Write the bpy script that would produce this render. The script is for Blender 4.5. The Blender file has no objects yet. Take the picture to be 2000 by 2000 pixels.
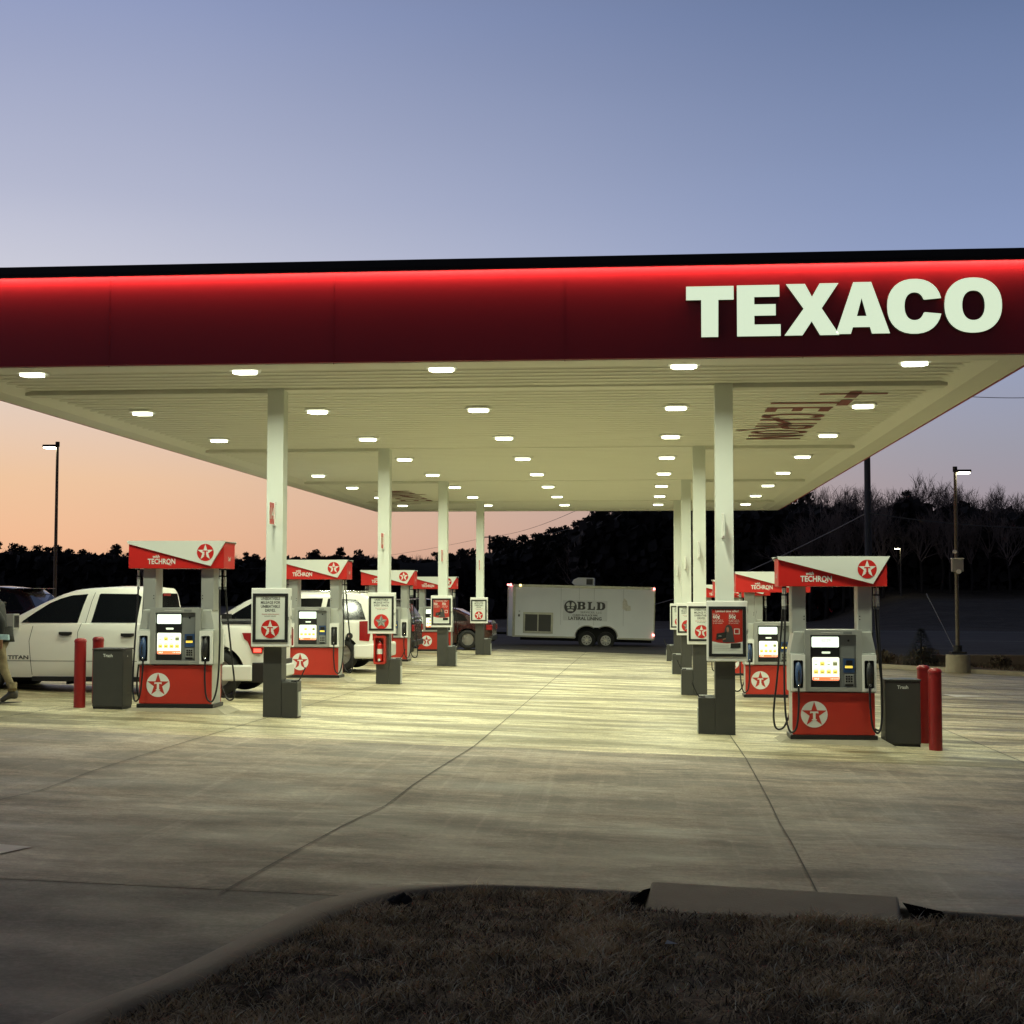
import bpy, bmesh, math, random
from mathutils import Vector, Matrix, noise
from mathutils.geometry import tessellate_polygon
import numpy as np
R = math.radians
rnd = random.Random(7)
scene = bpy.context.scene
COL = scene.collection

# ------------------------------------------------------------------ camera
EYE = 1.72
cam_d = bpy.data.cameras.new('camera'); cam = bpy.data.objects.new('camera', cam_d); COL.objects.link(cam)
cam_d.sensor_width = 36; cam_d.lens = 2829.3 / 2000 * 36
cam_d.clip_start = .1; cam_d.clip_end = 3000
_r = Vector((0.99600164, 0.08932756, 0.00115291)); _u = Vector((0.0036781, -0.05389854, 0.99853964)); _f = Vector((-0.08925925, 0.99454288, 0.05401159))
_m = Matrix((( _r.x, _u.x, -_f.x), (_r.y, _u.y, -_f.y), (_r.z, _u.z, -_f.z)))
cam.matrix_world = Matrix.Translation((0, 0, EYE)) @ _m.to_4x4()
scene.camera = cam
scene.view_settings.view_transform = 'Standard'
scene.view_settings.look = 'None'
scene.view_settings.exposure = 0
scene.view_settings.gamma = 1
scene.render.engine = 'CYCLES'
scene.cycles.use_denoising = True
scene.cycles.denoising_prefilter = 'NONE'
scene.cycles.use_light_tree = True
scene.cycles.max_bounces = 7
scene.cycles.diffuse_bounces = 4
scene.cycles.sample_clamp_indirect = 3

# ------------------------------------------------------------------ dusk sky
def lin(c):
    return tuple(((v / 255) / 12.92 if v / 255 <= .04045 else ((v / 255 + .055) / 1.055) ** 2.4) for v in c)
world = bpy.data.worlds.new('World'); scene.world = world; world.use_nodes = True
nt = world.node_tree; N = nt.nodes; Lk = nt.links
for n in list(N): N.remove(n)
def wn(t, **k):
    n = N.new(t)
    for a, b in k.items(): setattr(n, a, b)
    return n
tc = wn('ShaderNodeTexCoord'); sep = wn('ShaderNodeSeparateXYZ'); Lk.new(tc.outputs['Generated'], sep.inputs[0])
asn = wn('ShaderNodeMath', operation='ARCSINE'); Lk.new(sep.outputs['Z'], asn.inputs[0])
el = wn('ShaderNodeMath', operation='DIVIDE'); Lk.new(asn.outputs[0], el.inputs[0]); el.inputs[1].default_value = R(90)
def ramp(stops):
    r = wn('ShaderNodeValToRGB'); cr = r.color_ramp; cr.interpolation = 'EASE' if False else 'LINEAR'
    while len(cr.elements) < len(stops): cr.elements.new(.5)
    for e, (d, c) in zip(cr.elements, stops):
        e.position = max(0, d) / 90; e.color = (*lin(c), 1)
    Lk.new(el.outputs[0], r.inputs[0]); return r
west = ramp([(0, (236, 176, 134)), (1.6, (243, 188, 148)), (4.2, (240, 198, 160)), (7.5, (226, 206, 192)), (11.5, (206, 206, 218)), (15, (182, 186, 208)), (22, (146, 157, 193)), (32, (92, 98, 120)), (50, (54, 56, 56)), (90, (47, 50, 46))])
east = ramp([(0, (150, 132, 140)), (2.5, (162, 148, 154)), (5.5, (154, 154, 168)), (9, (148, 158, 186)), (13, (136, 152, 190)), (22, (100, 118, 156)), (32, (70, 74, 90)), (50, (47, 49, 49)), (90, (42, 44, 41))])
# azimuth from the place where the sun went down (well left of the view)
cmb = wn('ShaderNodeCombineXYZ'); Lk.new(sep.outputs['X'], cmb.inputs['X']); Lk.new(sep.outputs['Y'], cmb.inputs['Y'])
nrm = wn('ShaderNodeVectorMath', operation='NORMALIZE'); Lk.new(cmb.outputs[0], nrm.inputs[0])
dot = wn('ShaderNodeVectorMath', operation='DOT_PRODUCT'); Lk.new(nrm.outputs[0], dot.inputs[0]); az0 = R(-40)
dot.inputs[1].default_value = (math.sin(az0), math.cos(az0), 0)
acs = wn('ShaderNodeMath', operation='ARCCOSINE'); Lk.new(dot.outputs['Value'], acs.inputs[0])
mr = wn('ShaderNodeMapRange', interpolation_type='SMOOTHSTEP'); Lk.new(acs.outputs[0], mr.inputs['Value'])
mr.inputs['From Min'].default_value = R(12); mr.inputs['From Max'].default_value = R(58)
mix = wn('ShaderNodeMix', data_type='RGBA'); Lk.new(mr.outputs[0], mix.inputs['Factor'])
Lk.new(west.outputs[0], mix.inputs[6]); Lk.new(east.outputs[0], mix.inputs[7])
# the eastern half of the sky, opposite the afterglow, is already dark
mr3 = wn('ShaderNodeMapRange', interpolation_type='SMOOTHSTEP'); Lk.new(acs.outputs[0], mr3.inputs['Value'])
mr3.inputs['From Min'].default_value = R(68); mr3.inputs['From Max'].default_value = R(125); mr3.inputs['To Min'].default_value = 1; mr3.inputs['To Max'].default_value = .22
# faint uneven veil in the air
nz = wn('ShaderNodeTexNoise'); nz.inputs['Scale'].default_value = 2.2; nz.inputs['Detail'].default_value = 2
mp = wn('ShaderNodeMapping'); mp.inputs['Scale'].default_value = (1, 1, 5); Lk.new(tc.outputs['Generated'], mp.inputs[0]); Lk.new(mp.outputs[0], nz.inputs[0])
mr2 = wn('ShaderNodeMapRange'); Lk.new(nz.outputs['Fac'], mr2.inputs['Value']); mr2.inputs['To Min'].default_value = .95; mr2.inputs['To Max'].default_value = 1.05
mm = wn('ShaderNodeMath', operation='MULTIPLY'); Lk.new(mr2.outputs[0], mm.inputs[0]); Lk.new(mr3.outputs[0], mm.inputs[1])
hm = wn('ShaderNodeVectorMath', operation='SCALE'); Lk.new(mix.outputs[2], hm.inputs[0]); Lk.new(mm.outputs[0], hm.inputs['Scale'])
bg = wn('ShaderNodeBackground'); Lk.new(hm.outputs[0], bg.inputs['Color']); bg.inputs['Strength'].default_value = 1.0
out = wn('ShaderNodeOutputWorld'); Lk.new(bg.outputs[0], out.inputs['Surface'])

# ------------------------------------------------------------------ materials
LAMP = (.95, 1.0, .72)
def M(name, col, rough=.5, metal=0., var=.06, nscale=6., bump=0., bscale=40., spec=.5, coat=0., emit=None, estr=0., obj=True):
    m = bpy.data.materials.new(name); m.use_nodes = True; t = m.node_tree; b = t.nodes['Principled BSDF']
    b.inputs['Roughness'].default_value = rough; b.inputs['Metallic'].default_value = metal
    b.inputs['Specular IOR Level'].default_value = spec; b.inputs['Coat Weight'].default_value = coat
    c = t.nodes.new('ShaderNodeTexCoord'); n = t.nodes.new('ShaderNodeTexNoise'); n.inputs['Scale'].default_value = nscale; n.inputs['Detail'].default_value = 5
    t.links.new(c.outputs['Object'], n.inputs['Vector'])
    mx = t.nodes.new('ShaderNodeMix'); mx.data_type = 'RGBA'
    mx.inputs[6].default_value = (*[v * (1 - var) for v in col], 1); mx.inputs[7].default_value = (*[min(1, v * (1 + var)) for v in col], 1)
    t.links.new(n.outputs['Fac'], mx.inputs['Factor']); t.links.new(mx.outputs[2], b.inputs['Base Color'])
    if bump:
        n2 = t.nodes.new('ShaderNodeTexNoise'); n2.inputs['Scale'].default_value = bscale; n2.inputs['Detail'].default_value = 4
        t.links.new(c.outputs['Object'], n2.inputs['Vector'])
        bp = t.nodes.new('ShaderNodeBump'); bp.inputs['Strength'].default_value = bump; bp.inputs['Distance'].default_value = .01
        t.links.new(n2.outputs['Fac'], bp.inputs['Height']); t.links.new(bp.outputs[0], b.inputs['Normal'])
    if emit:
        b.inputs['Emission Color'].default_value = (*emit, 1); b.inputs['Emission Strength'].default_value = estr
    return m
def stained(name, base, dark, light, sx=.25, sy=1.6, rough=.55, amt=.55, fine=.12, bump=.05, cross=0.):
    """concrete / asphalt with long tyre-worn streaks, blotches and fine grain in world space"""
    m = bpy.data.materials.new(name); m.use_nodes = True; t = m.node_tree; b = t.nodes['Principled BSDF']; nn = t.nodes.new; lk = t.links.new
    g = nn('ShaderNodeNewGeometry')
    def nz(sc, scale, det=5, rgh=.6, dist=0.):
        mp = nn('ShaderNodeMapping'); mp.inputs['Scale'].default_value = sc; lk(g.outputs['Position'], mp.inputs[0])
        n = nn('ShaderNodeTexNoise'); n.inputs['Scale'].default_value = scale; n.inputs['Detail'].default_value = det; n.inputs['Roughness'].default_value = rgh; n.inputs['Distortion'].default_value = dist
        lk(mp.outputs[0], n.inputs['Vector']); return n
    def rng(n, a, b_, c=0., d=1.):
        r = nn('ShaderNodeMapRange'); r.inputs['From Min'].default_value = a; r.inputs['From Max'].default_value = b_; r.inputs['To Min'].default_value = c; r.inputs['To Max'].default_value = d
        lk(n.outputs[0], r.inputs['Value']); return r
    def mixc(f, a, b_):
        x = nn('ShaderNodeMix'); x.data_type = 'RGBA'
        if isinstance(f, (int, float)): x.inputs['Factor'].default_value = f
        else: lk(f.outputs[0], x.inputs['Factor'])
        for s, v in ((6, a), (7, b_)):
            if isinstance(v, tuple): x.inputs[s].default_value = (*v, 1)
            else: lk(v.outputs[2], x.inputs[s])
        return x
    streak = rng(nz((sx, sy, 1), 1.0, 6, .62, .6), .45, .56, 0, amt)
    blot = rng(nz((1, 1, 1), .35, 5, .6, .4), .42, .72, 0, amt * .75)
    pale = rng(nz((sx * 1.3, sy * 1.1, 1), 1.9, 7, .7, 1.2), .54, .66, 0, .5)
    c = mixc(streak, base, dark); c = mixc(blot, c, dark); c = mixc(pale, c, light)
    if cross:
        c = mixc(rng(nz((5.5, .12, 1), 1.0, 5, .65, .3), .55, .75, 0, cross), c, light); c = mixc(rng(nz((3.1, .1, 1), 1.3, 5, .65, .3), .56, .78, 0, cross), c, dark)
    c = mixc(rng(nz((sx * 2.2, sy * 3.2, 1), 1.0, 7, .72, 1.5), .50, .60, 0, amt * .75), c, dark)
    oil = rng(nz((.6, 1.2, 1), 2.1, 4, .6), .64, .72, 0, .6); c = mixc(oil, c, tuple(v * .45 for v in dark))
    fn = nz((1, 1, 1), 38, 4, .7); fr0 = rng(fn, .40, .60, 1 - fine, 1 + fine); fr1 = rng(nz((1, 1.6, 1), 7, 6, .75, .5), .40, .60, 1 - fine, 1 + fine * .8)
    fr = nn('ShaderNodeMath'); fr.operation = 'MULTIPLY'; lk(fr0.outputs[0], fr.inputs[0]); lk(fr1.outputs[0], fr.inputs[1])
    sc = nn('ShaderNodeVectorMath'); sc.operation = 'SCALE'; lk(c.outputs[2], sc.inputs[0]); lk(fr.outputs[0], sc.inputs['Scale'])
    lk(sc.outputs[0], b.inputs['Base Color'])
    rr = rng(nz((sx, sy, 1), 1.2, 4), .3, .7, rough - .12, rough + .14); lk(rr.outputs[0], b.inputs['Roughness'])
    bp = nn('ShaderNodeBump'); bp.inputs['Strength'].default_value = bump; bp.inputs['Distance'].default_value = .02; lk(fn.outputs[0], bp.inputs['Height']); lk(bp.outputs[0], b.inputs['Normal'])
    return m
MT = dict(
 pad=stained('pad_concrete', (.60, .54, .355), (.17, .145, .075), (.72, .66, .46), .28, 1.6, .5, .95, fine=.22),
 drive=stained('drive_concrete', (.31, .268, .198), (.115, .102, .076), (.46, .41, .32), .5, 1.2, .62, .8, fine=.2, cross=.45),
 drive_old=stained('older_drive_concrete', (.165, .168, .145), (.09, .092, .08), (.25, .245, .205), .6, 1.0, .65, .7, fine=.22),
 asphalt=stained('asphalt', (.085, .078, .068), (.05, .045, .04), (.115, .105, .092), .3, .8, .95, .5),
 bank=stained('bank_turf', (.10, .078, .056), (.045, .036, .026), (.14, .11, .08), .5, 1, .95, .7, .3, .8),
 earth=stained('dormant_turf', (.24, .185, .115), (.07, .057, .038), (.36, .28, .17), 1, 2, .95, .7, .3, .8),
 curb=M('curb_concrete', (.31, .28, .20), .75, var=.22, nscale=5, bump=.5, bscale=60),
 joint=M('joint_sealant', (.035, .032, .028), .8),
 white=M('white_enamel', (.82, .83, .79), .35, var=.03, nscale=2),
 deck=M('deck_enamel', (.80, .80, .72), .42, var=.04, nscale=1.2, spec=.25),
 beam=M('shaded_beam_enamel', (.66, .66, .58), .5),  # darker than the deck: weaker light on the beam faces put into the colour
 column=M('column_paint', (.70, .74, .68), .42, var=.05, nscale=1.5),
 charcoal=M('charcoal_cladding', (.050, .050, .046), .45, var=.12),
 black=M('black_plastic', (.012, .012, .013), .4),
 trim=M('black_trim', (.006, .006, .007), .6),
 fascia=M('red_fascia', (.31, .028, .040), .5, var=.05, nscale=.5, bump=.04, bscale=120),
 signred=M('sign_red', (.55, .018, .014), .35, var=.03),
 panelred=M('panel_red', (.50, .034, .020), .38, var=.05),
 darkred=M('print_red', (.42, .025, .015), .4), ceilred=M('ceiling_red', (.17, .014, .010), .6),
 bollard=M('bollard_red', (.28, .013, .012), .38, var=.25, nscale=7, bump=.3, bscale=12),
 grey=M('brushed_grey', (.36, .37, .35), .42, metal=.25, var=.08, nscale=3),
 greyd=M('mid_grey', (.17, .18, .18), .5, var=.08),
 silver=M('silver_cladding', (.52, .54, .50), .36, metal=.3, var=.05),
 paint_w=M('white_car_paint', (.84, .84, .78), .28, var=.02, coat=.6),
 paint_k=M('dark_car_paint', (.015, .014, .018), .25, coat=.6),
 paint_r=M('red_car_paint', (.03, .003, .003), .25, coat=.6),
 paint_m=M('maroon_car_paint', (.014, .004, .005), .25, coat=.6),
 paint_s=M('silver_car_paint', (.35, .36, .38), .3, metal=.4, coat=.4),
 glass=M('tinted_glass', (.006, .007, .008), .10, spec=.35),
 rubber=M('tyre_rubber', (.014, .014, .014), .8, bump=.3),
 rim=M('alloy', (.35, .35, .34), .35, metal=.7),
 under=M('underbody', (.008, .008, .008), .9),
 chrome=M('chrome', (.6, .6, .6), .15, metal=1),
 lampred=M('red_lens', (.28, .010, .012), .2),
 lampglow=M('lit_red_lens', (.5, .03, .02), .3, emit=(1, .08, .05), estr=3.),
 brake=M('lit_tail_lamp', (.5, .03, .04), .3, emit=(1, .10, .16), estr=5.),
 amber=M('lit_amber_lamp', (.6, .4, .1), .3, emit=(1, .72, .22), estr=8.),
 marker=M('lit_red_marker', (.6, .1, .1), .3, emit=(1, .22, .2), estr=8.),
 lensside=M('canopy_lamp_rim_glass', (.8, .8, .8), .3, emit=LAMP, estr=2.5),
 lens=M('canopy_lamp_lens', (.8, .8, .8), .3, emit=LAMP, estr=14.),
 led=M('led_strip', (.8, .5, .5), .4, emit=(1, .20, .16), estr=60.),
 letter=M('lit_letter_face', (.7, .75, .65), .4, emit=(.82, .97, .70), estr=.80),
 letterside=M('letter_return', (.20, .22, .16), .5),
 lcd=M('lcd_lit', (.6, .7, .6), .3, emit=(.86, 1, .80), estr=1.25),
 lcdink=M('lcd_ink', (.25, .32, .28), .4, emit=(.5, .62, .5), estr=.8),
 media=M('media_lit', (.6, .7, .6), .3, emit=(1, 1, .78), estr=1.15),
 tile_y=M('media_yellow', (.8, .6, .1), .4, emit=(1, .72, .10), estr=.95),
 tile_d=M('media_dark', (.2, .2, .1), .4, emit=(.30, .34, .14), estr=.5),
 tile_o=M('media_orange', (.8, .2, .1), .4, emit=(1, .20, .06), estr=1.1),
 paper=M('poster_paper', (.72, .75, .70), .45, var=.03),
 ink=M('poster_ink', (.05, .05, .05), .5),
 skin=M('skin', (.33, .17, .11), .5),
 jacket=M('dark_jacket', (.014, .015, .015), .8, var=.3, nscale=9, bump=.4, bscale=30),
 pants=M('camo_trousers', (.20, .16, .09), .85, var=.55, nscale=11, bump=.4, bscale=30),
 boot=M('boot_leather', (.05, .045, .04), .5),
 sole=M('boot_sole', (.10, .09, .08), .7),
 blue=M('blue_plastic', (.03, .07, .18), .4),
 bag=M('blue_white_pack', (.35, .5, .55), .4, var=.6, nscale=25),
 wood=M('treated_pole', (.075, .078, .085), .8, var=.2, bump=.4),
 steel=M('bronze_pole', (.10, .085, .06), .5, var=.1),
 wire=M('cable', (.12, .12, .12), .6),
 bark=M('bark', (.035, .029, .025), .9, var=.3, bump=.5),
 gap_shade=M('painted_gap_shade', (.004, .004, .004), 1., spec=0.), shrub=M('dry_shrub_twigs', (.075, .058, .038), .9, var=.4), spruce=M('spruce_needles', (.020, .028, .020), .9, var=.4), wall=M('tan_masonry', (.14, .11, .08), .8, var=.3, bump=.4),  # flat black of the first entry paints the shade in the drain slab gaps
 decal=M('decal_vinyl', (.75, .78, .77), .4),
 twig=M('twig', (.26, .20, .17), .9, var=.2),
 needle=M('pine_needles', (.036, .034, .027), .85, var=.5, nscale=1.2),
 scrub=M('dark_woodland', (.032, .028, .026), .9, var=.5, nscale=.6),
 blade=M('dry_grass_blades', (.58, .46, .28), .9, var=.65, nscale=3.2),
 blade_p=M('straw_blades', (.88, .76, .52), .8, var=.4, nscale=5), blade_d=M('dead_blades', (.10, .08, .052), .9, var=.5),
 trailer=M('trailer_skin', (.90, .93, .92), .38, metal=0., var=.08, nscale=.8, bump=.12, bscale=1.3),
 trailertrim=M('worn_aluminium', (.42, .42, .36), .35, metal=.6, var=.3, nscale=6),
 rust=M('scraped_patch', (.80, .74, .62), .7, var=.4, nscale=14),
 lampwarm=M('area_light_lens', (.8, .8, .7), .3, emit=(1, .93, .62), estr=40.),
 paintmark=M('road_paint', (.62, .62, .58), .6, var=.2, nscale=12),
)

for _k in ('lens', 'lensside', 'letter', 'lcd', 'lcdink', 'media', 'tile_y', 'tile_d', 'tile_o', 'marker', 'amber', 'lampglow', 'brake'): MT[_k].cycles.emission_sampling = 'NONE'
for _k in ('led', 'lampwarm'): MT[_k].cycles.emission_sampling = 'FRONT'
# ------------------------------------------------------------------ mesh helpers
class MB:
    def __init__(s): s.v = []; s.f = []; s.mi = []; s.mats = []; s.T = Matrix.Identity(4); s.cur = 0; s.smooth = []
        
    def mat(s, m):
        m = MT[m] if isinstance(m, str) else m
        if m not in s.mats: s.mats.append(m)
        s.cur = s.mats.index(m); return s
    def add(s, vs, fs, smooth=False):
        o = len(s.v); s.v += [tuple(s.T @ Vector(v)) for v in vs]
        flip = s.T.determinant() < 0
        for f in fs:
            f = [o + i for i in f]; s.f.append(f[::-1] if flip else f); s.mi.append(s.cur); s.smooth.append(smooth)
        return s
    def box(s, x0, x1, y0, y1, z0, z1):
        vs = [(x, y, z) for z in (z0, z1) for y in (y0, y1) for x in (x0, x1)]
        return s.add(vs, [(0, 2, 3, 1), (4, 5, 7, 6), (0, 1, 5, 4), (2, 6, 7, 3), (0, 4, 6, 2), (1, 3, 7, 5)])
    def cyl(s, p0, p1, r0, r1=None, n=16, caps=True):
        r1 = r0 if r1 is None else r1; p0 = Vector(p0); p1 = Vector(p1); d = (p1 - p0).normalized()
        a = d.orthogonal().normalized(); b = d.cross(a); vs = []
        for p, r in ((p0, r0), (p1, r1)):
            for i in range(n):
                t = 2 * math.pi * i / n; vs.append(p + a * r * math.cos(t) + b * r * math.sin(t))
        s.add(vs, [(i, (i + 1) % n, n + (i + 1) % n, n + i) for i in range(n)], n > 6)
        if caps: s.add(vs[:n], [tuple(range(n))[::-1]]); s.add(vs[n:], [tuple(range(n))])
        return s
    def tube(s, pts, r, n=8):
        pts = [Vector(p) for p in pts]; vs = []; prev = None
        for i, p in enumerate(pts):
            d = (pts[min(i + 1, len(pts) - 1)] - pts[max(i - 1, 0)]).normalized()
            a = (prev - d * prev.dot(d)).normalized() if prev else d.orthogonal().normalized(); prev = a; b = d.cross(a)
            rr = r[i] if isinstance(r, (list, tuple)) else r
            for k in range(n):
                t = 2 * math.pi * k / n; vs.append(p + a * rr * math.cos(t) + b * rr * math.sin(t))
        fs = [(i * n + k, i * n + (k + 1) % n, (i + 1) * n + (k + 1) % n, (i + 1) * n + k) for i in range(len(pts) - 1) for k in range(n)]
        s.add(vs, fs, True); e = (len(pts) - 1) * n
        s.add(vs[:n], [tuple(range(n))[::-1]]); s.add(vs[e:], [tuple(range(n))]); return s
    def prism(s, outer, holes=(), O=(0, 0, 0), U=(1, 0, 0), V=(0, 0, 1), d=.01):
        """polygon in the O+u*U+v*V plane, its face toward U x V reversed (-y for the default) and thickness d behind it"""
        O = Vector(O); U = Vector(U); V = Vector(V); Nn = U.cross(V)   # default -> -y
        loops = [list(outer)] + [list(h) for h in holes]
        tri = tessellate_polygon([[Vector((u, v, 0)) for u, v in lp] for lp in loops])
        flat = [p for lp in loops for p in lp]; n = len(flat)
        fr = [O + U * u + V * v for u, v in flat]; bk = [p - Nn * d for p in fr]
        fs = []
        for t in tri:
            a, b, c = (flat[i] for i in t)
            ar = (b[0] - a[0]) * (c[1] - a[1]) - (b[1] - a[1]) * (c[0] - a[0])
            if abs(ar) < 1e-12: continue
            t = tuple(t) if ar > 0 else tuple(t)[::-1]
            fs.append(t); 
            if d > 0: fs.append(tuple(n + i for i in t[::-1]))
        o = 0
        if d > 0:
            for li, lp in enumerate(loops):
                k = len(lp); ar = sum(lp[i][0] * lp[(i + 1) % k][1] - lp[(i + 1) % k][0] * lp[i][1] for i in range(k))
                ccw = (ar > 0) == (li == 0)
                for i in range(k):
                    q = (o + i, n + o + i, n + o + (i + 1) % k, o + (i + 1) % k)
                    fs.append(q if ccw else q[::-1])
                o += k
        return s.add(fr + bk, fs)
    def text(s, txt, size, O, U=(1, 0, 0), V=(0, 0, 1), bold=0., align='CENTER', sx=1., d=.002, shear=0.):
        vs, fs = text_poly(txt, size, bold, align, shear); O = Vector(O); U = Vector(U); V = Vector(V); Nn = U.cross(V)
        return s.add([O + U * (a * sx) + V * b for a, b in vs], fs)
    def build(s, name, parent=None, bevel=0., loc=None, auto=None):
        me = bpy.data.meshes.new(name); me.from_pydata(s.v, [], s.f)
        for m in s.mats or [MT['grey']]: me.materials.append(m)
        me.polygons.foreach_set('material_index', s.mi); me.polygons.foreach_set('use_smooth', [bool(x or auto) for x in s.smooth])
        me.update()
        if auto: me.set_sharp_from_angle(angle=R(auto))
        o = bpy.data.objects.new(name, me); COL.objects.link(o)
        if parent: o.parent = parent
        if loc: o.location = loc
        if bevel:
            b = o.modifiers.new('bevel', 'BEVEL'); b.width = bevel; b.segments = 2; b.limit_method = 'ANGLE'; b.angle_limit = R(40)
        return o
_tc = {}
def text_poly(txt, size, bold, align, shear=0.):
    k = (txt, size, bold, align, shear)
    if k in _tc: return _tc[k]
    c = bpy.data.curves.new('t', 'FONT'); c.body = txt; c.size = size; c.offset = bold * size; c.align_x = align; c.shear = shear
    c.resolution_u = 2; c.fill_mode = 'FRONT'
    o = bpy.data.objects.new('t', c); COL.objects.link(o)
    dg = bpy.context.evaluated_depsgraph_get(); me = bpy.data.meshes.new_from_object(o.evaluated_get(dg))
    vs = [(v.co.x, v.co.y) for v in me.vertices]; fs = []
    for p in me.polygons:
        f = tuple(p.vertices); a = sum(vs[f[i]][0] * vs[f[(i + 1) % len(f)]][1] - vs[f[(i + 1) % len(f)]][0] * vs[f[i]][1] for i in range(len(f)))
        fs.append(f if a > 0 else f[::-1])
    bpy.data.objects.remove(o); bpy.data.meshes.remove(me); bpy.data.curves.remove(c)
    _tc[k] = (vs, fs); return vs, fs
def tag(o, label=None, cat=None, group=None, kind=None):
    if label: o['label'] = label
    if cat: o['category'] = cat
    if group: o['group'] = group
    if kind: o['kind'] = kind
    return o
def empty(name, loc, rz=0., label=None, cat=None, group=None, ry=0.):
    o = bpy.data.objects.new(name, None); COL.objects.link(o); o.location = loc; o.rotation_euler = (0, ry, rz); o.empty_display_size = .3
    return tag(o, label, cat, group)
def dup(o, parent=None, loc=None, **k):
    c = o.copy(); COL.objects.link(c); c.parent = parent
    for ch in list(o.children): dup(ch, c)
    if loc is not None: c.location = loc
    tag(c, **k); return c
def disc(cx, cy, r, n=40): return [(cx + r * math.cos(2 * math.pi * i / n), cy + r * math.sin(2 * math.pi * i / n)) for i in range(n)]
def rrect(x0, x1, y0, y1, r, n=5):
    p = []
    for cx, cy, a in ((x1 - r, y1 - r, 0), (x0 + r, y1 - r, 90), (x0 + r, y0 + r, 180), (x1 - r, y0 + r, 270)):
        for i in range(n + 1): t = R(a + 90 * i / n); p.append((cx + r * math.cos(t), cy + r * math.sin(t)))
    return p
def star(cx, cy, r, ri=None):
    ri = ri or r * .382; p = []
    for i in range(10): t = R(90 + 36 * i); q = r if i % 2 == 0 else ri; p.append((cx + q * math.cos(t), cy + q * math.sin(t)))
    return p
def tee(cx, cy, r):
    P = [(-.27, .23), (-.27, .07), (-.20, .11), (-.085, .11), (-.085, -.30), (-.17, -.36), (-.17, -.40), (.17, -.40), (.17, -.36), (.085, -.30), (.085, .11), (.20, .11), (.27, .07), (.27, .23)]
    return [(cx + a * r * 1.15, cy + b * r * 1.05 - .02 * r) for a, b in P]
def emblem(b, cx, cz, r, y, ground, fig, ring=None):
    """star-in-disc badge: coloured disc, star, and the T in the star"""
    if ring: b.mat(ring).prism(disc(cx, cz, r * 1.05), O=(0, y, 0), d=.002)
    b.mat(ground).prism(disc(cx, cz, r), O=(0, y - .002, 0), d=.002)
    b.mat(fig).prism(star(cx, cz, r * .97), O=(0, y - .004, 0), d=.002)
    b.mat(ground).prism(tee(cx, cz, r), O=(0, y - .006, 0), d=.002)

def sstep(t): t = max(0., min(1., t)); return t * t * (3 - 2 * t)
def gz(x, y):  # forecourt plane
    return -.0289 * max(-40, min(40, x)) - .0103 * max(-5, min(60, y))
def terrain(x, y):
    z = gz(x, y)
    t = sstep((y - 50) / 10); z = z * (1 - t) + (-.47 - .004 * max(-60, min(60, x))) * t
    # grassed bank on the right beyond the road
    s = sstep((x - 11.5 - (y - 95) * .05) / 8.5)
    z += s * (1.70 * sstep((y - 84) / 26) + .04 * max(0, y - 112))
    z -= (1 - s) * 1.7 * sstep((y - 105) / 40)
    if y > 118: z += sstep((x + 40) / 60) * 3.0 * sstep((y - 118) / 40) * (s * .7 + .5)
    return z
def sheet(name, xs, ys, zf, m, kind='structure'):
    vs = [(x, y, zf(x, y)) for y in ys for x in xs]; n = len(xs)
    fs = [(j * n + i, j * n + i + 1, (j + 1) * n + i + 1, (j + 1) * n + i) for j in range(len(ys) - 1) for i in range(n - 1)]
    b = MB().mat(m); b.add(vs, fs, True); o = b.build(name); o['kind'] = kind; return o
def frange(a, b, s):
    n = max(1, int(round((b - a) / s))); return [a + (b - a) * i / n for i in range(n + 1)]
# ------------------------------------------------------------------ ground
xs = frange(-500, -60, 40) + frange(-58, 70, 2) + frange(75, 600, 35); ys = frange(-60, -4, 8) + frange(-2, 130, 2) + frange(135, 300, 15) + frange(340, 1500, 120)
def ground_z(x, y):
    z = terrain(x, y)
    if y < 53 and -60 < x < 60: z -= .05 * sstep((53 - y) / 3) 
    return z
sheet('ground', xs, ys, lambda x, y: ground_z(x, y) - .03, MT['bank'])
# concrete apron under the canopy and the drive lane in front of it
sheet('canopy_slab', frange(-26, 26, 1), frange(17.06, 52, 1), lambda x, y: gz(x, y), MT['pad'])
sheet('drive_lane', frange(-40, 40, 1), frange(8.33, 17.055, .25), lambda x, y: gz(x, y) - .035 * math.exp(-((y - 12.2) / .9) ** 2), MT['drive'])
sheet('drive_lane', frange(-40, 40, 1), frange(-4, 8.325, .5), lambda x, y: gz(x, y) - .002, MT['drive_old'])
sheet('road', frange(-60, 60, 2), frange(52.02, 84, 2), lambda x, y: terrain(x, y) + .01, MT['asphalt'])
# joints sawn in the concrete
b = MB().mat('joint')
def line(b, pts, w, dz=.005, zf=gz):
    for (x0, y0), (x1, y1) in zip(pts, pts[1:]):
        k = max(1, int(math.hypot(x1 - x0, y1 - y0) / 1.0)); d = Vector((x1 - x0, y1 - y0)).normalized(); q = Vector((-d.y, d.x)) * w / 2
        for i in range(k):
            a = (x0 + (x1 - x0) * i / k, y0 + (y1 - y0) * i / k); c = (x0 + (x1 - x0) * (i + 1) / k, y0 + (y1 - y0) * (i + 1) / k)
            p = [(a[0] - q.x, a[1] - q.y), (c[0] - q.x, c[1] - q.y), (c[0] + q.x, c[1] + q.y), (a[0] + q.x, a[1] + q.y)]
            vs = [(u, v, zf(u, v) + dz) for u, v in p]
            e1 = Vector(vs[1]) - Vector(vs[0]); e2 = Vector(vs[3]) - Vector(vs[0])
            b.add(vs, [(0, 1, 2, 3)] if e1.cross(e2).z > 0 else [(3, 2, 1, 0)])
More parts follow.
